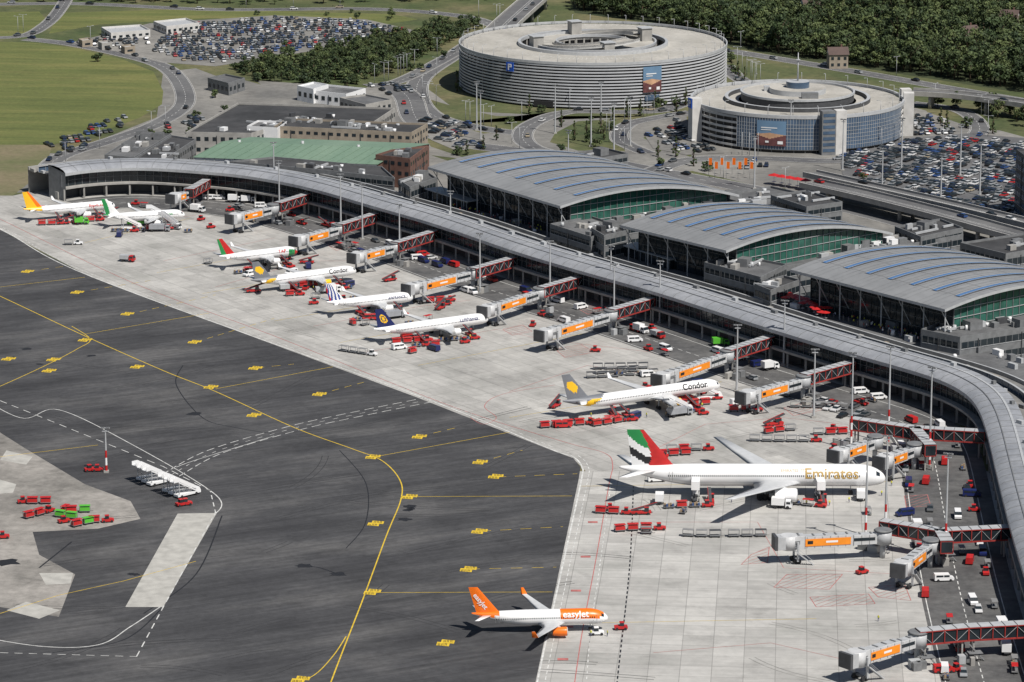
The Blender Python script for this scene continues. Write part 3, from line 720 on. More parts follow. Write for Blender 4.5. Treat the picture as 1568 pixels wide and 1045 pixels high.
def car_mesh(col,est=False):
    b=MB(); m=mat(col[0],col[1],.3,0,0)
    body=[(-2.15,.28),(2.15,.28),(2.2,.6),(2.05,.78),(1.0,.92),(-1.95,.95),(-2.15,.8)]
    profile(b,body,.9,.86,.7,m,m)
    xs=(-2.0,-1.7,.25,1.05) if est else (-1.8,-1.15,.3,1.1)
    A=[b.av((xs[0],-.82,.93)),b.av((xs[3],-.82,.93)),b.av((xs[3],.82,.93)),b.av((xs[0],.82,.93))]
    T=[b.av((xs[1],-.64,1.42)),b.av((xs[2],-.64,1.42)),b.av((xs[2],.64,1.42)),b.av((xs[1],.64,1.42))]
    for i in range(4): j=(i+1)%4; b.fi([A[i],A[j],T[j],T[i]],glassd)
    b.box(((xs[1]+xs[2])/2,0,1.445),(xs[2]-xs[1]+.08,1.34,.06),m)
    wheels(b,(-1.35,1.35),.91,.32)
    return b.mesh('parked_car')
CARS=[car_mesh(c,k%2==0) for k,c in enumerate(carcols)]
CW=[7,10,9,9,4,2,5,1]
def rcar(): return random.choices(CARS,CW)[0]
def lot(px,ang,z=.18,prob=.85,rowp=(5.0,6.5),sp=2.6,name='parked_car'):
    poly=PL(px); cx=sum(p.x for p in poly)/len(poly);cy=sum(p.y for p in poly)/len(poly)
    ca,sa=math.cos(ang),math.sin(ang); R_=190; y=-R_;k=0
    while y<R_:
        x=-R_
        while x<R_:
            X=cx+x*ca-y*sa;Y=cy+x*sa+y*ca
            if inside(X,Y,poly) and rnd()<prob: inst(rcar(),name,(X+U(-.2,.2),Y+U(-.2,.2),z),ang+math.pi/2+(math.pi if rnd()<.5 else 0)+U(-.03,.03))
            x+=sp
        y+=rowp[k%2];k+=1
lot([(1290,240),(1395,216),(1470,212),(1590,222),(1640,322),(1500,335),(1410,312),(1300,266)],math.radians(-38),.18,.72,(5.2,7.2))
lot([(235,62),(300,38),(420,28),(545,33),(625,48),(560,62),(430,82),(330,98),(250,90)],math.radians(12),.08,.70,(5.2,8.0))
lot([(115,66),(160,56),(225,60),(240,80),(180,76)],math.radians(20),.08,.45,(5.2,9))
lot([(990,208),(1045,180),(1055,215),(1100,232),(1040,235)],math.radians(35),.17,.6,(5.2,8))
lot([(645,183),(700,188),(735,222),(700,228),(665,212)],math.radians(70),.13,.65,(5.2,8))
lot([(1400,178),(1450,180),(1460,205),(1400,212)],math.radians(10),.18,.6,(5.2,8))
lot([(1100,248),(1180,246),(1230,260),(1150,264)],math.radians(-5),.15,.3)
lot([(60,225),(180,180),(215,182),(110,236)],math.radians(28),.07,.5,(5.2,9))
lot([(215,210),(290,200),(320,190),(300,178),(240,195)],math.radians(28),.07,.3)
lot([(560,130),(600,128),(640,140),(600,150)],math.radians(28),.18,.3)
for p,w,tr in ROADS:
    if not tr: continue
    i=1
    while i<len(p)-1:
        if rnd()<.5:
            d=p[i+1]-p[i]; d.z=0; d.normalize(); s=random.choice((-1,1)); q=p[i]+Vector((-d.y,d.x,0))*s*w*.24
            inst(rcar(),'driving_car',(q.x,q.y,(q.z if tr=='v' else .17)+.01),math.atan2(d.y,d.x)+(math.pi if s>0 else 0))
        i+=random.randint(2,6)

# ---------------------------------------------------------------- trees
def leafmat(name,c):
    m,nt,b=newmat(name); b.inputs['Roughness'].default_value=.75
    oi_=N(nt,'ShaderNodeObjectInfo'); tc=N(nt,'ShaderNodeTexCoord'); no=N(nt,'ShaderNodeTexNoise'); no.inputs['Scale'].default_value=.5
    nt.links.new(tc.outputs['Object'],no.inputs['Vector'])
    ad=N(nt,'ShaderNodeMath',operation='ADD'); nt.links.new(oi_.outputs['Random'],ad.inputs[0]); nt.links.new(no.outputs['Fac'],ad.inputs[1])
    r=N(nt,'ShaderNodeMapRange'); r.inputs[1].default_value=.3; r.inputs[2].default_value=1.4; nt.links.new(ad.outputs[0],r.inputs[0])
    cr=N(nt,'ShaderNodeValToRGB'); cr.color_ramp.elements[0].color=(c[0]*.6,c[1]*.7,c[2]*.7,1); cr.color_ramp.elements[1].color=(c[0]*1.9,c[1]*1.5,c[2]*1.6,1)
    nt.links.new(r.outputs[0],cr.inputs['Fac']); nt.links.new(cr.outputs[0],b.inputs['Base Color']); return m
lfA=leafmat('foliage_dark',(.024,.046,.014)); lfB=leafmat('foliage_light',(.05,.082,.024))
def tree_mesh(seed,h=12,wd=4.5,clumps=19,per=34,con=False):
    r=random.Random(seed); b=MB(); 
    b.cyl((0,0,0),(0.1,0,h*.45),.35,.2,7,wood); b.cyl((.1,0,h*.45),(.2,.1,h*.85),.2,.05,6,wood)
    for k in range(5):
        a=k*1.26+r.random(); b.cyl((0.05,0,h*(.25+.07*k)),(math.cos(a)*wd*.6,math.sin(a)*wd*.6,h*(.5+.08*k)),.14,.04,5,wood)
    for k in range(clumps):
        t=r.random(); a=r.random()*6.283
        if con: zz=h*(.12+.86*t); rr=wd*(1-t)*.8*math.sqrt(r.random())+.1; cr=wd*.38*(1.15-t)
        else:
            zz=h*(.3+.62*t); env=math.sin(math.pi*min(1,.18+.80*t))**.6; rr=wd*env*math.sqrt(r.random())*.85; cr=wd*r.uniform(.24,.42)
        cx,cy=math.cos(a)*rr,math.sin(a)*rr; m=lfA if r.random()<.5 else lfB
        for i in range(per):
            d=Vector((r.gauss(0,1),r.gauss(0,1),r.gauss(0,1))).normalized()
            p=Vector((cx,cy,zz))+Vector((d.x,d.y,d.z*.75))*cr*r.uniform(.65,1.05)
            nrm=(d+Vector((r.uniform(-.7,.7),r.uniform(-.7,.7),r.uniform(-.3,.9)))).normalized()
            t1=nrm.orthogonal().normalized(); t2=nrm.cross(t1); s=r.uniform(.34,.66)*(.7 if con else 1)
            an=r.random()*6.28; u=t1*math.cos(an)+t2*math.sin(an); v=nrm.cross(u)
            b.face([p-u*s,p-v*s*.6,p+u*s,p+v*s*.7],m)
    return b.mesh('broadleaf_tree' if not con else 'conifer_tree')
TR=[tree_mesh(i,U(9,16),U(4.2,6.2)) for i in range(7)]
BU=[tree_mesh(20+i,4.5,3.2,9,32) for i in range(2)]
CO=[tree_mesh(30+i,9,1.7,16,30,True) for i in range(2)]
HOUSES=[(1240,26,.3),(1497,20,.2),(1482,70,.5),(1282,104,.1),(1440,4,.4),(1155,10,.2),(1340,12,.1),(1545,45,.3)]
HP=[P(x,y) for x,y,_ in HOUSES]
def scatter(px,sp,meshes,name,parent,smin=.75,smax=1.2,prob=.95):
    poly=PL(px); xs=[p.x for p in poly];ys=[p.y for p in poly]; y=min(ys)
    while y<max(ys):
        x=min(xs)
        while x<max(xs):
            X=x+U(-.45,.45)*sp;Y=y+U(-.45,.45)*sp
            ok=inside(X,Y,poly) and rnd()<prob
            if ok:
                for h in HP:
                    if abs(X-h.x)<7 and -26<Y-h.y<7: ok=False;break
            if ok:
                s=U(smin,smax); inst(random.choice(meshes),name,(X,Y,0),U(0,6.28),parent,(s*U(.9,1.1),s*U(.9,1.1),s*U(.8,1.2)))
            x+=sp
        y+=sp
F1=empty('forest'); F2=empty('woodland')
scatter([(862,-34),(1720,-34),(1720,155),(1568,141),(1450,122),(1330,103),(1200,84),(1120,68),(1000,34),(880,18)],6.9,TR,'forest_tree',F1,.8,1.35,prob=.95)
scatter([(1410,158),(1568,172),(1700,190),(1700,218),(1568,198),(1470,172)],7.5,TR,'forest_tree',F1,.5,.8,.8)
scatter([(352,108),(420,98),(480,84),(560,66),(640,50),(715,34),(738,42),(700,62),(640,92),(590,116),(540,130),(460,130),(390,124)],6.8,TR,'woodland_tree',F2,.35,.8)
scatter([(352,106),(560,66),(738,38),(640,100),(540,134),(390,126)],7,BU,'woodland_bush',F2,.7,1.2,.8)
scatter([(-60,-14),(760,-16),(760,2),(400,8),(-60,2)],9,TR,'forest_tree',F1,.5,1.0,.8)
scatter([(690,150),(708,130),(706,160)],7,TR,'broadleaf_tree',None,.5,.7)
scatter([(310,24),(520,18),(640,30),(600,36),(430,26)],11,BU+TR[:2],'broadleaf_tree',None,.4,.6,.4)
scatter([(560,120),(660,80),(720,60),(650,110),(600,124)],9,BU,'bush',None,.5,1.0,.5)
for x,y in [(905,212),(898,218),(912,225),(920,205),(935,200),(938,190),(905,190),(1003,168),(1010,165),(1030,160),(1036,172),(1050,162),(880,215),(925,214),(700,140),(715,238),(740,230),(760,215),(1130,118),(1120,108),(1140,122),(1085,262),(1062,255),(1035,240),(1008,240),(860,195),(960,180),(980,178),(780,190),(810,175),(830,172),(1440,190),(1470,160),(1520,205),(1118,95),(1125,112),(1480,196),(1450,200)]:
    q=P(x,y); inst(random.choice(CO+CO+BU),'poplar_tree' ,(q.x,q.y,0),U(0,6),None,U(.7,1.1))
for x,y in [(230,208),(330,150),(345,172),(300,180),(150,95),(290,205),(255,212),(560,205),(650,240),(700,238),(1200,300),(1320,275),(1290,290),(860,232),(1010,255)]:
    q=P(x,y); inst(random.choice(BU),'bush',(q.x,q.y,0),U(0,6),None,U(.6,1))
for x,y,a in HOUSES:
    q=P(x,y); b=MB(); b.box((0,0,3.5),(9,7,7),random.choice([tan,conc2]))
    rf=mat('roof_tile',(.09,.06,.052),.8)
    b.face([(-5,-4.1,6.8),(5,-4.1,6.8),(5,0,10),(-5,0,10)],rf);b.face([(-5,4.1,6.8),(5,4.1,6.8),(5,0,10),(-5,0,10)],rf);b.face([(4.5,-3.5,7),(4.5,3.5,7),(4.5,0,9.7)],white);b.face([(-4.5,-3.5,7),(-4.5,3.5,7),(-4.5,0,9.7)],white)
    for k in (-3,0,3):
        for zz in (2,5): b.box((k,-3.53,zz),(1.3,.1,1.4),glassd)
    b.box((2,1.2,10),(.8,.8,2),brick); b.build('brick_house',None,(q.x,q.y,0),a+random.choice((0,.8,-.6)))

# ---------------------------------------------------------------- aircraft
def textmesh(s,size,bold=0.0):
    cu=bpy.data.curves.new('t','FONT'); cu.body=s; cu.size=size; cu.resolution_u=3; cu.offset=bold
    o=bpy.data.objects.new('t',cu); bpy.context.scene.collection.objects.link(o)
    bpy.context.view_layer.update()
    dg=bpy.context.evaluated_depsgraph_get(); me=bpy.data.meshes.new_from_object(o.evaluated_get(dg))
    bm=bmesh.new(); bm.from_mesh(me)
    ys=[v.co.y for v in bm.verts]
    if ys:
        y=min(ys)+.3
        while y<max(ys):
            bmesh.ops.bisect_plane(bm,geom=bm.verts[:]+bm.edges[:]+bm.faces[:],plane_co=(0,y,0),plane_no=(0,1,0)); y+=.3
    vs=[v.co.copy() for v in bm.verts]; bm.verts.index_update(); fs=[[v.index for v in f.verts] for f in bm.faces]
    bm.free(); bpy.data.objects.remove(o); return vs,fs
def foil(xd,c,y,z,th=.12):
    pr_=[(0,0),(.08,.045),(.35,.06),(.7,.035),(1,0),(.7,-.025),(.35,-.045),(.08,-.035)]
    k=th/.12
    return [Vector((-(xd+a*c),y,z+t*c*k)) for a,t in pr_]
PLANES=[]
def aircraft(name,nose,tail,L,R,span,hc,ht,sweep,eng_m,fuse,finp,texts=(),winglet=True,er=1.15,dih=.10,fintext=None):
    zz=hc; a=P(*nose,zz);c=P(*tail,zz); d=a-c; dist=math.hypot(d.x,d.y); s=max(.92,min(1.10,dist/L))
    ang=math.atan2(d.y,d.x); root=empty(name,(a.x,a.y,.06)); root.rotation_euler=(0,0,ang); root.scale=(s,s,s)
    PLANES.append((a,ang,L*s))
    b=MB(); ds=[0,.02,.05,.1,.18,.28,.4,.55,.72,.9,1.1,1.35,1.6,1.9,2.3,2.7]; ds=[x*R for x in ds]
    while ds[-1]<L-.02: ds.append(min(L,ds[-1]+max(.6,L/80)))
    lt=7*R; rings=[]; nseg=32
    for x in ds:
        r=R;zc=hc
        if x<2.7*R: q=x/(2.7*R); r=R*math.sqrt(max(0,1-(1-q)**2.2)); zc=hc-.32*R*(1-q)**2
        if x>L-lt: k=(x-(L-lt))/lt; r=R*(1-.9*k**1.5); zc=hc+(R-r)*.78
        r=max(r,.02)
        rings.append([Vector((-x,r*math.cos(2*math.pi*j/nseg),zc+r*math.sin(2*math.pi*j/nseg))) for j in range(nseg)])
    def fm(i,j):
        x=(ds[i]+ds[i+1])/2; el=math.sin(2*math.pi*(j+.5)/nseg)
        if .55*R<x<1.0*R and .45<el<.8 : return glassd
        return fuse(x/L,el)
    b.loft(rings,fm,True,True,True); b.build('fuselage',root)
    w=MB(); x=L*.10
    while x<L*.82:
        for sgn in (-1,1):
            rr=R+.015; e=.16
            w.face([(-x,sgn*rr*math.cos(e-.08),hc+rr*math.sin(e-.08)),(-x-.26,sgn*rr*math.cos(e-.08),hc+rr*math.sin(e-.08)),(-x-.26,sgn*rr*math.cos(e+.09),hc+rr*math.sin(e+.09)),(-x,sgn*rr*math.cos(e+.09),hc+rr*math.sin(e+.09))],glassd)
        x+=.55
    for x in (L*.085,L*.80) + ((L*.3,L*.55) if L>50 else ()):
        for sgn in (-1,1):
            rr=R+.02
            for dx in (0,.9):
                w.face([(-x-dx,sgn*rr*math.cos(-.3),hc+rr*math.sin(-.3)),(-x-dx-.08,sgn*rr*math.cos(-.3),hc+rr*math.sin(-.3)),(-x-dx-.08,sgn*rr*math.cos(.55),hc+rr*math.sin(.55)),(-x-dx,sgn*rr*math.cos(.55),hc+rr*math.sin(.55))],midgrey)
    w.build('windows',root)
    tw=math.tan(math.radians(sweep)); b=MB(); hb=span/2
    wgrey=mat('wing_grey',(.50,.51,.52),.4,0,.08)
    xle=lambda y:.325*L+(y-R)*tw
    c0=.175*L if L>60 else min(.195*L,7.8); yk=.36*hb; ck=c0*.56; ctp=.03*L+.3
    if L<60: ctp=1.6
    zw=lambda y:hc-.55*R+(y-R*.6)*dih
    for s2 in (-1,1):
        rg=[foil(xle(R*.3),c0*1.06,s2*R*.3,zw(R*.3),.14),foil(xle(R),c0,s2*R,zw(R),.13),foil(xle(yk),ck,s2*yk,zw(yk),.11),foil(xle(hb*.7),ck*.66,s2*hb*.7,zw(hb*.7),.10),foil(xle(hb),ctp,s2*hb,zw(hb),.09)]
        if winglet: rg.append(foil(xle(hb)+ctp*.6,ctp*.45,s2*(hb+.35),zw(hb)+R*.85,.08))
        b.loft(rg,(lambda i,j:(eng_m if (i==4 and eng_m is orange2) else (white if i==4 else wgrey))),True,True,True)
        for f in (.3,.48,.66):
            y=hb*f; ch=ck*(1.0 if f<.4 else .8 if f<.5 else .6); xx=xle(y)+ch*.6
            b.cyl((-xx,s2*y,zw(y)-.25),(-xx-ch*.55,s2*y,zw(y)-.1),.22*R/2,.05,6,white)
        xs_=.855*L; hs=.18*span; zs=hc+.45*R
        b.loft([foil(xs_-.3,min(.095*L,4.0) if L<60 else .09*L,s2*R*.2,zs,.1),foil(xs_+hs*tw*1.1,.035*L,s2*hs,zs+hs*.09,.09)],white,True,True,True)
    b.build('wings',root)
    b=MB(); rg=[]
    for k in range(13):
        t=k/12; x=.30*L+.25*L*t; rr=R*.95*math.sin(math.pi*t)**.35 if 0<t<1 else .05
        rg.append([Vector((-x,rr*1.02*math.cos(2*math.pi*j/16),hc-.42*R+rr*.72*math.sin(2*math.pi*j/16))) for j in range(16)])
    b.loft(rg,fuse(.45,-1),True,True); b.build('belly_fairing',root)
    b=MB(); ye=.315*hb
    for s2 in (-1,1):
        y=s2*ye; z=zw(ye)-er*1.18; x0=xle(ye)-er*1.9; le=er*4.0
        prof=[(0,.86),(.04,.97),(.15,1.0),(.45,1.0),(.75,.82),(.8,.78)]
        rg=[[Vector((-(x0+le*t),y+er*q*math.cos(2*math.pi*j/20),z+er*q*math.sin(2*math.pi*j/20))) for j in range(20)] for t,q in prof]
        b.loft(rg,lambda i,j:(ltgrey if i==0 else eng_m),True,True)
        b.loft([rg[0],[Vector((-(x0+le*.12),y+er*.8*math.cos(2*math.pi*j/20),z+er*.8*math.sin(2*math.pi*j/20))) for j in range(20)]],ltgrey,True,True)
        b.cyl((-(x0+le*.13),y,z),(-(x0+le*.12),y,z),er*.82,er*.82,20,blackp); b.cyl((-(x0+le*.12),y,z),(-(x0+le*.04),y,z),er*.25,.03,10,midgrey)
        b.cyl((-(x0+le*.72),y,z),(-(x0+le*1.0),y,z),er*.6,er*.25,14,midgrey)
        b.face([(-(x0+le*.3),y,z+er*.9),(-(x0+le*1.1),y,z+er*.9),(-(x0+le*1.1),y,zw(ye)),(-(x0+le*.45),y,zw(ye)+.1)],white)
    b.build('engines',root)
    b=MB(); z0=hc+R*.55; h=ht-z0; xr=L-.215*min(L,42) if L<60 else .785*L; cr=.175*min(L,42) if L<60 else .165*L; ctip=cr*.38; nx,nz=22,22
    rake=h*.82
    for s2 in (-1,1):
        g=[]
        for i in range(nz+1):
            t=i/nz; xl=xr+rake*t; ch=cr*(1-t)+ctip*t
            if t<.12: xl-=(.12-t)*cr*1.3; ch+=(.12-t)*cr*1.3
            g.append([Vector((-(xl+ch*j/nx),s2*(.03+ch*.04*math.sin(math.pi*(j/nx)**.7)),z0+h*t)) for j in range(nx+1)])
        b.loft(g,lambda i,j:finp((j+.5)/nx,(i+.5)/nz,s2),False,True)
    xl=xr+rake; b.box((-(xl+ctip/2),0,ht),(ctip,.14,.08),finp(.5,.99,1))
    if fintext:
        tx,sz,rt,m=fintext; vs,fs=textmesh(tx,sz,.03); W=max(v.x for v in vs)
        for sgn in (-1,1):
            ids=[]
            for v in vs:
                lx=(v.x-W/2)*(1 if sgn<0 else -1); ly=v.y-sz*.35; r2=rt
                X=lx*math.cos(r2)-ly*math.sin(r2)*(1); Z=lx*math.sin(r2)+ly*math.cos(r2)
                ids.append(b.av((-(xr+rake*.5+cr*.36)+X,sgn*(.05+cr*.04),z0+h*.5+Z)))
            for f in fs: b.fi([ids[i] for i in f],m)
    b.build('tail_fin',root)
    b=MB(); wr=.55*R/2+.05
    b.beam((-.13*L,0,hc-R),(-.13*L,0,wr*.6),.22,.22,ltgrey)
    for s2 in (-.3,.3): b.cyl((-.13*L,s2-.12,wr*.75),(-.13*L,s2+.12,wr*.75),wr*.75,wr*.75,12,black)
    for s2 in (-1,1):
        y=s2*R*1.75; x=.325*L+c0*.75; b.beam((-x,y,zw(R*1.7)),(-x,y,wr),.3,.3,ltgrey)
        for dx in ((-1.4,0,1.4) if L>60 else (0,)):
            for dy in (-.45,.45): b.cyl((-x-dx,y+dy-.18,wr),(-x-dx,y+dy+.18,wr),wr,wr,14,black)
    b.build('landing_gear',root)
    if texts:
        b=MB()
        for (s,xf,size,phi,m,bold) in texts:
            vs,fs=textmesh(s,size,bold)
            if not vs: continue
            W=max(v.x for v in vs)
            for sgn in (-1,1):
                ids=[]
                for v in vs:
                    x=v.x if sgn<0 else W-v.x
                    rr=R+.035; xx=-(xf*L)+x-W; dd=-xx
                    if dd<2.7*R: q=dd/(2.7*R); rr=R*math.sqrt(max(.01,1-(1-q)**2.2))+.035
                    e=phi+v.y/R; ids.append(b.av((xx,sgn*rr*math.cos(e),hc+rr*math.sin(e))))
                for f in fs: b.fi([ids[i] for i in f],m)
        b.build('lettering',root)
    return root
W=white
def fw(x,e): return W
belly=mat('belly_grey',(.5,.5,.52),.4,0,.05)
def uae(s,t,sd):
    if s<.24+.42*(1-t)**2: return red
    k=t+.10*math.sin(4*s)-.25*(s-.5)
    if k>.66: return green
    if k>.40: return W
    return blackp if k>.16 else W
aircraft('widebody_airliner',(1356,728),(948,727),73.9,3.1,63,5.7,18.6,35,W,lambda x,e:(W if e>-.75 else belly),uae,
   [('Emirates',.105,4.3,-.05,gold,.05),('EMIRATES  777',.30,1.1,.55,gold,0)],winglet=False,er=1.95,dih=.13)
def ez_f(x,e):
    if x>.80: return orange2 if e>(-.2 if x>.84 else .3) else W
    if x<.36 and e>.02 and x>.06: return orange2
    if .06>=x>.03 and e>.3: return orange2
    return W
aircraft('narrowbody_airliner',(931,943),(722,948),33.8,1.98,34,3.7,11.8,27,orange2,ez_f,lambda s,t,sd:orange2,
   [('easyJet',.145,2.3,.22,W,.04)],fintext=('easyJet',1.7,-.9,W))
def heart(s,t):
    x=abs((s-.5)*2.2); y=(t-.52)*2.6; return (x*x+y*y-.32)<.28*x*1.2 and y>-.75+x*.9
def cond(s,t,sd): return yellow if heart(s,t) else grlv
def cf(x,e):
    if x>.86-.05*e: return grlv
    if x>.80-.05*e: return yellow if e<.6 else grlv
    return W
aircraft('narrowbody_airliner',(1102,588),(862,622),54.4,1.98,38.5,4.3,13.6,27,yellow,cf,cond,[('Condor',.10,2.7,.05,blackp,.05)],er=1.25)
aircraft('narrowbody_airliner',(747,486),(572,510),44.5,1.98,34,3.8,11.8,27,W,fw,
   lambda s,t,sd:(yellow if .03<(s-.5)**2+((t-.5)*1.1)**2<.06 or (s-.5)**2+((t-.5)*1.1)**2<.012 else navy),[('Lufthansa',.11,1.9,.12,navy,.03)])
afb=mat('blue_livery',(.015,.05,.25),.35,0,.04)
aircraft('narrowbody_airliner',(632,453),(500,468),33.8,1.98,34,3.8,11.8,27,W,fw,
   lambda s,t,sd:(afb if int((s*.8+t*.45)*9)%2==0 and s>.1 else (red if s>.86 else W)),[('AIRFRANCE',.11,1.3,.15,navy,.02)])
aircraft('narrowbody_airliner',(545,412),(384,434),44.5,1.98,34,3.8,11.8,27,yellow,cf,cond,[('Condor',.10,2.5,.05,blackp,.05)])
aircraft('narrowbody_airliner',(455,382),(335,397),33.8,1.98,34,3.8,11.8,27,W,lambda x,e:(W if x>.14 or e>.6 else (green if x>.05 else red)),
   lambda s,t,sd:(red if s<.55-.25*t else (green if s>.62 else red)),[('TAP',.17,1.9,.05,red,.04)])
aircraft('narrowbody_airliner',(283,326),(170,333),33.8,1.95,34,3.8,11.8,27,W,lambda x,e:(green if (x>.93 and e>0) else W),
   lambda s,t,sd:(green if s+t*.4>.75 else W),[('Germania',.16,1.4,.1,green,.03)])
aircraft('narrowbody_airliner',(176,312),(42,324),39.5,1.98,34,3.8,12.2,27,W,lambda x,e:(yellow if (x>.80 and e>-.2) else W),
   lambda s,t,sd:(yellow if s>.3 else orange2),[('flypgs.com',.10,1.9,.08,red,.04)])

# ---------------------------------------------------------------- jet bridges
def jetbridge(a_px,c_px,z=5.6,orangep=True):
    A=P(*a_px,z);C=P(*c_px,z); d=Vector((C.x-A.x,C.y-A.y,0)); L=d.length; d/=L; ang=math.atan2(d.y,d.x)
    b=MB(); b.M=Matrix.Translation((A.x,A.y,.06))@Matrix.Rotation(ang,4,'Z')
    zf=4.2
    b.cyl((0,0,0),(0,0,zf),.7,.7,10,ltgrey); b.cyl((0,0,zf-.2),(0,0,zf+3.2),2.3,2.3,18,ltgrey); b.cyl((0,0,zf+3.2),(0,0,zf+3.6),2.5,2.1,18,midgrey)
    cab=3.6; T=L-cab-1.5; s1=1.8
    segs=[(s1,s1+T*.34,2.5,2.55),(s1+T*.26,s1+T*.84,2.9,2.95),(s1+T*.78,s1+T,3.3,3.35)]
    for k,(x0,x1,w,h) in enumerate(segs):
        xc=(x0+x1)/2; l=x1-x0; zc=zf+h/2-.1*k; b.box((xc,0,zc),(l,w,h),jbgrey)
        for s in (-1,1):
            if k==1 and orangep: b.box((xc,s*(w/2+.09),zc),(l*.9,.08,h*.66),orange); b.box((xc-l*.1,s*(w/2+.14),zc+.05),(l*.22,.04,h*.18),white); b.box((xc+l*.3,s*(w/2+.14),zc+.05),(l*.1,.04,h*.3),blackp)
            elif k==0: b.box((xc,s*(w/2+.05),zc+.2),(l*.85,.06,.8),glassd)
            else: b.box((xc,s*(w/2+.05),zc+.1),(l*.5,.06,.9),midgrey)
            n=max(2,int(l/2.0))
            for q in range(n+1): b.box((x0+l*q/n,s*(w/2+.03),zc),(.1,.1,h+.05),midgrey)
        b.box((xc,0,zf+h-.1*k+.06),(l,w*.8,.12),ltgrey)
        for q in range(int(l/3)): b.box((x0+1.5+3*q,0,zf+h-.1*k+.2),(.4,w*.6,.2),midgrey)
    xe=L-cab-1.2
    b.cyl((xe,0,zf-.4),(xe,0,zf+3.3),2.2,2.2,14,jbgrey); b.box((xe+2.0,0,zf+1.5),(3.0,3.6,3.4),ltgrey); b.box((xe+3.7,0,zf+1.6),(.8,4.0,3.7),dkgrey); b.box((xe+1.6,-1.85,zf+2),(1.6,.1,1.2),glassd)
    xd=s1+T*.86
    for s in (-1,1):
        b.beam((xd,s*2.2,.9),(xd,s*2.2,zf+1.8),.5,.5,ltgrey)
        for o in (-.4,.6): b.cyl((xd+o,s*1.5-.3,.65),(xd+o,s*1.5+.3,.65),.65,.65,12,black)
    b.beam((xd,-2.4,1.0),(xd,2.4,1.0),.6,.4,midgrey); b.beam((xd,-2.4,zf-.1),(xd,2.4,zf-.1),.4,.3,midgrey)
    x0=xe-1.0
    for k in range(12): b.box((x0-k*.42,2.7,zf-.2-k*.34),(.4,1.1,.06),midgrey)
    b.beam((x0,3.3,zf+.9),(x0-12*.42,3.3,.9),.06,.06,ltgrey); b.beam((x0,2.1,zf+.9),(x0-12*.42,2.1,.9),.06,.06,ltgrey); b.beam((x0,3.3,zf-.2),(x0-12*.42,3.3,0),.1,.3,ltgrey)
    b.M=None
    b.build('jet_bridge')
def fixedbridge(px,z=6.4,w=3.0):
    b=MB()
    for p0,p1 in zip(px,px[1:]):
        A=P(*p0,z);C=P(*p1,z); d=(C-A); L=d.length; d/=L; ang=math.atan2(d.y,d.x)
        b.M=Matrix.Translation((A.x,A.y,0))@Matrix.Rotation(ang,4,'Z')
        b.box((L/2,0,6.2),(L,w-.3,2.8),glassd,mt=midgrey); b.box((L/2,0,7.9),(L,w+.2,.3),redtr,mt=ltgrey); b.box((L/2,0,4.7),(L,w+.1,.35),redtr)
        n=max(2,int(L/2.6))
        for k in range(n+1):
            x=L*k/n
            for s in (-1,1):
                b.box((x,s*w/2,6.3),(.2,.2,3.2),redtr)
                if k<n: b.beam((x,s*(w/2-.02),4.9 if k%2 else 7.7),(x+L/n,s*(w/2-.02),7.7 if k%2 else 4.9),.09,.09,ltgrey)
            b.box((x,0,8.12),(.15,w+.1,.12),midgrey)
        for x in (1.5,L-1.5) if L>12 else (L/2,):
            for s in (-1,1): b.beam((x,s*1.1,0),(x,s*1.1,4.6),.4,.4,conc)
        b.box((1.2,-w/2-1.8,2.4),(3.4,2.6,.1),midgrey)
        for k in range(10): b.box((3.5-.38*k,-w/2-1.2,.3+k*.42),(.38,1.2,.06),midgrey)
        for k in range(3): b.box((-2+U(-2,3),-4+U(-2,2),1.0),(U(1,3),U(1,2),2.0),random.choice([ltgrey,midgrey,conc]))
    b.M=None; b.build('passenger_bridge')
for f in [[(290,296),(316,281)],[(425,317),(472,302)],[(520,350),(577,332)],[(605,378),(666,359)],[(724,418),(787,400)],[(828,447),(887,430)],[(935,481),(997,463)],[(1113,543),(1182,521)],[(1230,581),(1304,561)],[(1305,648),(1400,662),(1508,668)],[(1350,805),(1440,820),(1545,815)],[(1405,975),(1480,968),(1592,962)],[(1400,662),(1425,690)],[(1440,820),(1450,838)]]: fixedbridge(f,w=3.2)
for a,c in [((290,297),(258,307)),((418,321),(348,338)),((520,352),(446,372)),((605,380),(535,398)),((724,420),(618,446)),((826,450),(735,480)),((935,484),(822,517)),((1113,546),(1002,585)),((1230,585),(1130,612)),((1340,678),(1272,702)),((1400,690),(1342,712)),((1352,823),(1180,832)),((1425,838),(1372,878)),((1405,980),(1290,1015))]: jetbridge(a,c)

# ---------------------------------------------------------------- light masts
def mast(h,banded):
    b=MB(); n=int(h/2)
    for k in range(n):
        z0=h*k/n;z1=h*(k+1)/n; m=(red if k%2==0 else white) if (banded and z0<h*.35) else ltgrey
        b.cyl((0,0,z0),(0,0,z1),.38-.2*k/n,.38-.2*(k+1)/n,8,m,False)
    b.box((0,0,h),(2.6,.5,.25),ltgrey); b.box((0,0,h-.9),(1.8,.5,.2),ltgrey)
    for s in (-1,-.4,.4,1): b.box((s,-.3,h+.15),(.45,.35,.4),midgrey)
    b.box((0,0,.3),(1.4,1.4,.6),conc); return b
M1=mast(21,False).mesh('light_mast');M2=mast(29,True).mesh('light_mast');M3=mast(13,True).mesh('light_mast')
for x,y in [(428,330),(522,352),(555,368),(612,402),(735,450),(842,462),(940,500),(1128,600),(1246,640),(935,470),(1010,495),(1200,560),(420,300),(690,380)]:
    q=P(x,y); inst(M1,'light_mast',(q.x,q.y,.06),U(-.6,.2))
for x,y in [(1303,690),(1360,680),(1423,715),(1447,860),(1355,830),(1325,835)]:
    q=P(x,y); inst(M2,'light_mast',(q.x,q.y,.06),U(-.6,.2))
q=P(163,724); inst(M3,'light_mast',(q.x,q.y,.06),0)
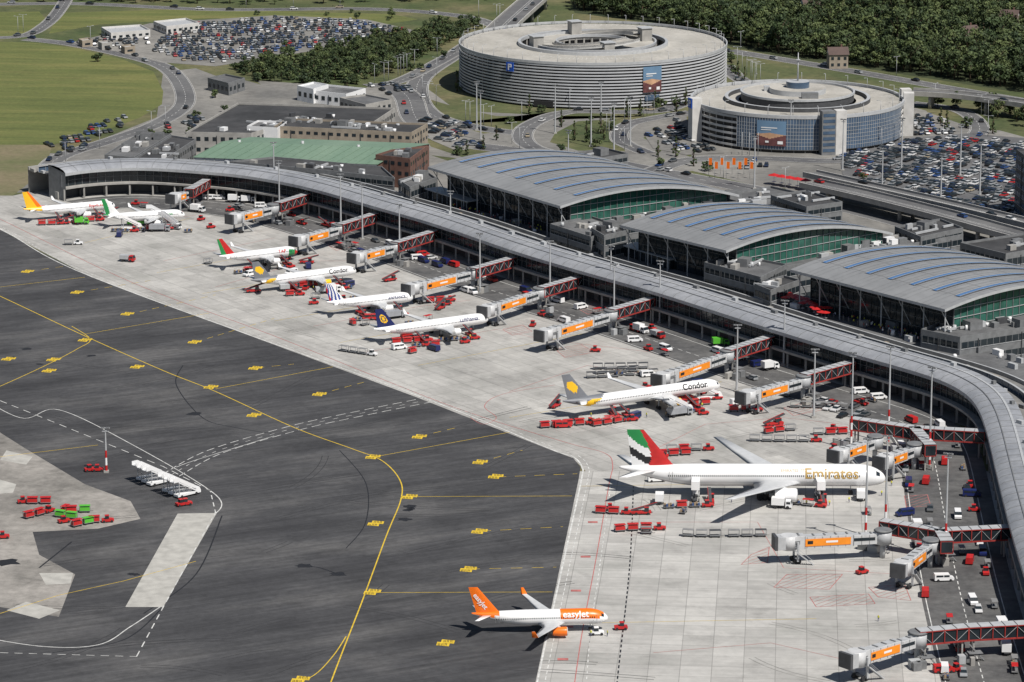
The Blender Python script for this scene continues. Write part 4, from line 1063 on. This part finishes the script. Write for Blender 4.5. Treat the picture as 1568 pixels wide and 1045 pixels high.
for x,y in [(730,200),(736,215),(940,235),(1155,290),(1350,310),(1440,318),(1210,230),(850,205),(1290,262),(1500,300),(965,225),(870,280),(905,225),(920,200),(1470,270),(1380,260)]:
    q=P(x,y); inst(M1,'light_mast',(q.x,q.y,.06),U(-.6,.2))
for i in range(80):
    p,w,tr=random.choice(ROADS[:13]); k=random.randint(1,len(p)-2); d=p[k+1]-p[k]; d.normalize(); q=p[k]+Vector((-d.y,d.x,0))*(w/2+1.5)
    inst(lampM,'street_lamp',(q.x,q.y,0),math.atan2(d.y,d.x)+1.57)

# ---------------------------------------------------------------- ground vehicles
def tug(m):
    b=MB(); profile(b,[(-1.6,.35),(1.6,.35),(1.65,.9),(.5,1.05),(-1.6,.95)],.8,.8,9,m,m)
    b.box((-.2,0,1.45),(1.1,1.3,.8),glassd,top=.88); b.box((-.2,0,1.9),(1.15,1.3,.1),m); wheels(b,(-1.05,1.05),.85,.36); return b.mesh('baggage_tug')
lug=[mat('luggage_dark',(.03,.03,.04),.7,0,0),mat('luggage_blue',(.04,.08,.2),.7,0,0),mat('luggage_tan',(.3,.22,.14),.7,0,0)]
def cart(m,load=0):
    b=MB(); b.box((0,0,.5),(3.0,1.5,.14),midgrey)
    if load==1: b.box((0,0,1.05),(2.7,1.35,.95),m,top=.96)
    if load==2:
        for k in range(9): b.box((-1.1+.55*(k%5),-.3+.6*(k//5),.8+.1*(k%3)),(.48,.5,.45+.2*(k%3)),lug[k%3])
    if load!=2: b.box((0,0,1.95),(3.0,1.55,.08),m)
    for x in (-1.45,1.45):
        for y in (-.7,.7): b.box((x,y,1.25 if load!=2 else .9),(.07,.07,1.4 if load!=2 else .7),midgrey)
    b.beam((1.5,0,.4),(2.3,0,.35),.08,.08,black); wheels(b,(-1,1),.75,.25,.14); return b.mesh('baggage_cart')
def truck(m,h=2.4,L=6.5,lift=0.0,name='service_truck',mb=None):
    b=MB(); b.box((0,0,.75),(L,1.1,.3),dkgrey); profile(b,[(L/2-1.8,.5),(L/2,.5),(L/2,1.4),(L/2-.4,2.3),(L/2-1.8,2.3)],1.1,1.0,1.5,m,glassd,(2,))
    for s in (-1,1): b.box((L/2-1.0,s*1.08,1.75),(1.1,.06,.6),glassd)
    b.box((-1,0,1.0+lift+h/2),(L-2.3,2.3,h),(mb or m) if lift==0 else white)
    if lift>0:
        for s in (-1,1): b.beam((-L/2+.6,s*.9,1),(L/2-2.6,s*.9,1+lift),.18,.18,midgrey); b.beam((-L/2+.6,s*.9,1+lift),(L/2-2.6,s*.9,1),.18,.18,midgrey)
        b.box((L/2-1.0,0,1.1+lift),(1.9,2.2,.12),ltgrey)
    wheels(b,(-L/2+1.3,L/2-1.2),1.12,.48,.3); return b.mesh(name)
def van(m):
    b=MB(); profile(b,[(-2.5,.35),(2.5,.35),(2.55,.95),(1.9,1.2),(1.3,1.95),(-2.5,2.0)],.95,.85,1.2,m,glassd,(3,))
    for s in (-1,1): b.box((.6,s*.93,1.5),(1.4,.05,.5),glassd); b.box((-1.2,s*.93,1.5),(1.8,.05,.45),glassd)
    wheels(b,(-1.6,1.6),.97,.36); return b.mesh('service_van')
def stairs(m=white):
    b=MB(); b.box((0,0,.8),(7.5,2.0,.6),m); profile(b,[(2.6,.5),(4.2,.5),(4.2,1.2),(3.8,2.1),(2.6,2.1)],1.0,.95,1.3,m,glassd,(2,))
    for k in range(14): b.box((2.4-k*.42,0,1.4+k*.25),(.42,1.6,.08),midgrey)
    for s in (-1,1):
        b.beam((2.6,s*.9,2.2),(-3.4,s*.9,5.6),.1,.9,m); b.beam((2.6,s*.9,1.3),(-3.4,s*.9,4.7),.14,.3,m); b.beam((-3.2,s*.8,1),(-3.2,s*.8,4.8),.2,.2,ltgrey)
    b.box((-4.2,0,4.8),(1.8,2.0,.15),ltgrey); b.box((-4.2,.95,5.4),(1.8,.1,1.1),m); b.box((-4.2,-.95,5.4),(1.8,.1,1.1),m)
    wheels(b,(-2.4,2.6),1.05,.45,.3); return b.mesh('passenger_stairs')
def belt(m):
    b=MB(); b.box((0,0,.7),(5,1.8,.5),m); b.beam((-3,.2,.9),(4.2,.2,3.0),.9,.25,dkgrey); b.beam((-3,.7,1.05),(4.2,.7,3.15),.08,.25,m); b.box((1.2,-.5,1.5),(1.2,.9,1.1),glassd); b.box((1.2,-.5,2.1),(1.25,.95,.08),m)
    wheels(b,(-1.6,1.6),.95,.38); return b.mesh('belt_loader')
T_r=tug(red);C_r=cart(red,1);C_o=cart(red,0);C_b=cart(midgrey,2);C_g=cart(mat('cart_grey',(.22,.22,.22),.6),0);C_l=cart(lime,1);TR_r=truck(red,1.4,5.6,0,'service_truck',ltgrey);TR_w=truck(white,2.0,5.8);TR_c=truck(white,2.4,7.5,2.6,'catering_truck');V_w=van(white);V_r=van(red);ST=stairs();BL=belt(red);BLk=cart(dkgrey,0);T_w=tug(white);TR_g=truck(lime,1.8,5.6);FT=truck(mat('tanker_grey',(.3,.31,.33),.4),1.8,8.0,0,'fuel_truck');V_b=van(navy)
def put(me,x,y,a=0.0,z=.075): 
    q=P(x,y); return inst(me,me.name.split('.')[0],(q.x,q.y,z),a)
def train3(q,n,a,carts,tugm=None):
    d=Vector((math.cos(a),math.sin(a),0)); off=0
    if tugm: inst(tugm,'baggage_tug',(q.x,q.y,.075),a); off=3.6
    cu=U(-.12,.12); p=q-d*off
    for k in range(n):
        inst(random.choice(carts),'baggage_cart',(p.x,p.y,.075),a+U(-.03,.03)); a+=cu; p=p-Vector((math.cos(a),math.sin(a),0))*3.6
def train(x,y,n,a,carts,tugm=None): train3(P(x,y),n,a,carts,tugm)
for x,y,a in [(195,401,0),(323,350,.3),(308,338,1),(352,324,.3),(470,404,.2),(597,431,.4),(552,480,0),(570,490,.3),(680,468,.6),(674,474,1),(440,446,.1),(468,444,1),(625,521,.2),(655,523,0),(712,526,.5),(816,500,1),(912,539,.2),(850,624,1),(940,636,2),(862,655,.4),(1050,612,.2),(1075,604,1),(1098,612,.3),(1183,652,.2),(1192,650,2),(1276,660,1),(935,782,0),(983,788,.2),(1485,862,1.5),(1320,879,.3),(1465,1028,.4),(1445,1030,.1),(1418,740,1),(1385,715,.2),(1278,690,.5),(435,398,.5),(388,448,.3),(300,300,.3),(1010,702,.2),(495,450,.2)]:
    put(random.choice([T_r,T_r,TR_r,BL,V_r,T_r]),x,y,a+U(-.4,.4))
for x,y,a in [(36,771,.3),(98,801,.5),(138,722,.4),(150,722,.1),(285,774,.3),(278,775,.6),(5,825,.2)]: put(T_r,x,y,a)
for x,y,n,a,cs,t in [(905,650,4,.3,[C_r],T_r),(1085,690,3,.1,[C_r,C_g],T_r),(1050,697,3,.2,[C_r],None),(1010,812,3,.05,[C_r,C_g],T_r),(1165,822,3,.03,[C_g,BLk],None),(1095,823,3,.03,[C_g,BLk],None),(990,818,1,.0,[C_g],None),(1250,677,5,.02,[C_g],T_r),(960,788,2,-.1,[C_r],T_r),(1000,575,4,.2,[BLk,C_b],None),(970,570,4,.2,[BLk,C_g],None),(985,565,5,.15,[BLk],None),(940,578,3,.2,[BLk],None),(570,545,3,-.5,[C_g],T_w),(75,785,2,.9,[C_r],T_r),(130,785,2,.1,[C_l,C_r],None),(110,795,2,-.3,[C_l],None),(135,803,2,.6,[C_r,C_l],None),(165,800,1,.2,[C_r],T_r),(70,772,2,.1,[C_r],None),(100,785,1,1.2,[C_r],None),(690,462,2,.3,[C_r],T_r),(960,645,3,.6,[C_r],T_r),(1210,660,3,.3,[C_g,C_r],None),(1290,665,3,.2,[C_r,C_g],None),(1080,620,3,.3,[C_r],None),(480,440,3,.2,[C_r],None),(640,525,3,.3,[C_r],None),(1290,628,5,-.4,[C_g],None),(1160,630,2,0,[C_r],T_r),(215,345,2,.2,[C_l],None),(270,352,2,-.4,[C_g],None),(120,375,1,.1,[C_g],T_w)]:
    train(x,y,n,a,cs,t)
for me,x,y,a in [(ST,228,734,.75),(ST,236,738,.75),(ST,244,742,.75),(ST,268,752,.75),(ST,277,756,.75),(ST,286,760,.75),(ST,1085,612,.2),(TR_c,1255,765,1.6),(TR_w,1318,765,1.5),(TR_c,1065,765,1.5),(TR_w,1010,770,1.5),(V_w,972,524,.2),(V_w,993,577,.3),(TR_g,1103,530,.2),(V_w,1318,603,.3),(V_w,1345,612,.3),(V_w,1445,890,.1),(ST,1040,632,.2),(TR_w,1540,1000,1.5),(V_b,1540,985,1.5),(V_w,1130,620,.5),(V_w,1290,578,.3),(V_w,1405,1000,.5),(ST,200,352,.5),(ST,262,350,-.5),(ST,245,338,.1),(V_w,320,306,0),(V_w,335,306,0),(TR_w,360,310,0),(TR_w,380,311,.1),(V_w,400,318,.1),(V_w,640,398,.3),(TR_w,200,290,0),(TR_w,230,291,0),(TR_g,125,344,.2),(TR_g,135,257,.2)]:
    put(me,x,y,a)
for i,(a,ang,L) in enumerate(PLANES):
    ex=Vector((math.cos(ang),math.sin(ang),0)); ey=Vector((-ex.y,ex.x,0)); loc=lambda x,y:Vector((a.x,a.y,0))+ex*x+ey*y
    if i==1:
        q=loc(3.2,0); inst(T_r,'baggage_tug',(q.x,q.y,.075),ang+math.pi); q=loc(-3,-3.5); inst(T_w,'baggage_tug',(q.x,q.y,.075),ang); continue
    R_=3.1 if L>60 else 2
    for xf in (-.24,-.66):
        q=loc(xf*L,-(R_+4.6)); inst(BL,'belt_loader',(q.x,q.y,.075),ang+math.pi/2); q=loc(xf*L-1,-(R_+9)); train3(q,random.randint(1,3),ang+U(-.4,.2),[C_r,C_b,C_o,C_b],T_r)
    if rnd()<.7: q=loc(-.40*L,-13); inst(random.choice([FT,TR_w]),'fuel_truck',(q.x,q.y,.075),ang+U(-.3,.3))
    for k in range(6):
        x=U(-1.0,.15)*L; y=random.choice((-1,1))*U(8,20)
        q=loc(x,y); m=random.choice([T_r,C_r,C_o,C_b,V_w,BL,C_b,C_g,T_r,V_b]); inst(m,m.name.split('.')[0],(q.x,q.y,.075),ang+random.choice((0,1.57,3.1))+U(-.4,.4))
f4=offs(fr,-6);f8=offs(fr,-11);f18=offs(fr,-18);f22=offs(fr,-22.5)
pool=[V_w,V_w,TR_w,TR_r,T_r,V_b,C_g,C_o,C_b,BL,V_r,T_r,C_g,CARS[3],CARS[1],CARS[0],CARS[2]]
for i in range(8,len(fr)-2):
    d=fr[i+1]-fr[i]; an=math.atan2(d.y,d.x)
    for path,pb in ((f4,.22),(f8,.08),(f18,.07),(f22,.16)):
        if rnd()<pb:
            m=random.choice(pool); q=path[i]; inst(m,m.name.split('.')[0],(q.x+U(-.5,.5),q.y+U(-.5,.5),.085),an+random.choice((0,math.pi,math.pi/2) if path is f4 else (0,math.pi))+U(-.1,.1))
lot([(1245,622),(1290,612),(1345,640),(1300,650)],math.radians(-35),.08,.5)
def parasol(m):
    b=MB(); b.cyl((0,0,0),(0,0,2.6),.04,.04,6,ltgrey); n=8
    for i in range(n):
        a=2*math.pi*i/n;c=2*math.pi*(i+1)/n; b.face([(0,0,3.0),(1.7*math.cos(a),1.7*math.sin(a),2.45),(1.7*math.cos(c),1.7*math.sin(c),2.45)],m)
    b.cyl((0,0,.7),(0,0,.75),.6,.6,10,white); return b.mesh('parasol')
PS=parasol(red)
for k in range(22):
    q=P(1205+3*k+U(-3,3),462+1.2*k+U(-6,6),9); inst(PS,'parasol',(q.x,q.y,9),0)
for k in range(5):
    q=P(1185+12*k,283+2*k); inst(PS,'parasol',(q.x,q.y,.15),0,None,1.5)
fb=MB(); fb.cyl((0,0,0),(0,0,7),.08,.05,6,ltgrey); fb.box((.7,0,5.4),(1.3,.05,2.8),orange2); FL=fb.mesh('flag_pole')
for k in range(8):
    q=P(1085+9*k,268+(k%2)*6); inst(FL,'flag_pole',(q.x,q.y,.1),-.3)
def person(cm,tm):
    me=bpy.data.meshes.new('p'); V=[(0,0,.95),(0,0,1.2),(0,0,1.42),(0,0,1.53),(0,.02,1.66),(.2,0,1.4),(.26,.02,1.12),(.25,.1,.88),(-.2,0,1.4),(-.26,-.02,1.12),(-.25,.08,.88),(.1,0,.9),(.11,.04,.5),(.11,-.05,.08),(.11,.1,.04),(-.1,0,.9),(-.11,-.04,.5),(-.11,-.12,.08),(-.11,.03,.04)]
    E=[(0,1),(1,2),(2,3),(3,4),(2,5),(5,6),(6,7),(2,8),(8,9),(9,10),(0,11),(11,12),(12,13),(13,14),(0,15),(15,16),(16,17),(17,18)]
    me.from_pydata(V,E,[]); o=bpy.data.objects.new('p',me); bpy.context.scene.collection.objects.link(o)
    o.modifiers.new('s','SKIN'); rs=[.15,.14,.16,.06,.1,.07,.05,.04,.07,.05,.04,.1,.07,.05,.04,.1,.07,.05,.04]
    for i,r in enumerate(rs): me.skin_vertices[0].data[i].radius=(r,r*.85)
    me.skin_vertices[0].data[0].use_root=True; o.modifiers.new('ss','SUBSURF').levels=1
    bpy.context.view_layer.update(); dg=bpy.context.evaluated_depsgraph_get(); m2=bpy.data.meshes.new_from_object(o.evaluated_get(dg)); bpy.data.objects.remove(o)
    skin=mat('skin',(.5,.3,.22),.6,0,0); m2.materials.clear()
    for m in (cm,tm,skin,blackp): m2.materials.append(m)
    for p in m2.polygons:
        z=p.center.z; p.material_index=3 if z>1.68 else (2 if z>1.5 or (abs(p.center.x)>.2 and z<1.0 and z>.8) else (0 if z>.93 else 1)); p.use_smooth=True
    m2.name='person'; return m2
PE=[person(white,navy),person(red,dkgrey),person(mat('vest_yellow',(.6,.6,.05),.6),navy),person(navy,midgrey),person(midgrey,tan)]
for k in range(90):
    t=rnd(); q=P(1260+150*t+U(-8,8),476+45*t+U(-7,7),9); inst(random.choice(PE),'person',(q.x,q.y,9.0),U(0,6.28))
for k in range(50):
    t=rnd(); q=P(690+140*t,318+36*t+U(-4,4),9); inst(random.choice(PE),'person',(q.x,q.y,9.0),U(0,6.28))
for x,y in [(1345,952),(1300,770),(1270,775),(1235,775),(1040,775),(1120,770),(930,975),(905,975),(1075,625),(720,520),(610,525),(480,445),(1350,760),(1365,745),(990,640),(905,640)]:
    q=P(x,y); inst(PE[2],'ramp_worker',(q.x,q.y,.07),U(0,6.28))

# ---------------------------------------------------------------- light, sky, camera
sc=bpy.context.scene
El=math.radians(55); S=Vector((.64*math.cos(El),-.77*math.cos(El),math.sin(El))).normalized()
w=bpy.data.worlds.new('World'); sc.world=w; w.use_nodes=True; nt=w.node_tree
sk=nt.nodes.new('ShaderNodeTexSky'); sk.sky_type='NISHITA'; sk.sun_disc=False; sk.sun_elevation=El; sk.sun_rotation=math.atan2(S.x,S.y)
nt.links.new(sk.outputs[0],nt.nodes['Background'].inputs[0]); nt.nodes['Background'].inputs[1].default_value=.05
sd=bpy.data.lights.new('sun','SUN'); sd.energy=5.0; sd.angle=math.radians(.5); sd.color=(1,.96,.9)
so=bpy.data.objects.new('sun',sd); sc.collection.objects.link(so); so.rotation_euler=S.to_track_quat('Z','Y').to_euler(); so.location=(0,0,600)
cd=bpy.data.cameras.new('camera'); cd.sensor_width=36; cd.lens=36*FP/1568; cd.clip_end=20000; cd.clip_start=1
co=bpy.data.objects.new('camera',cd); sc.collection.objects.link(co); co.location=(0,0,HC); co.rotation_euler=(math.radians(90)-TH,0,0); sc.camera=co
sc.view_settings.view_transform='Standard'; sc.view_settings.look='None'; sc.view_settings.exposure=0
print('OBJECTS',len(bpy.data.objects))
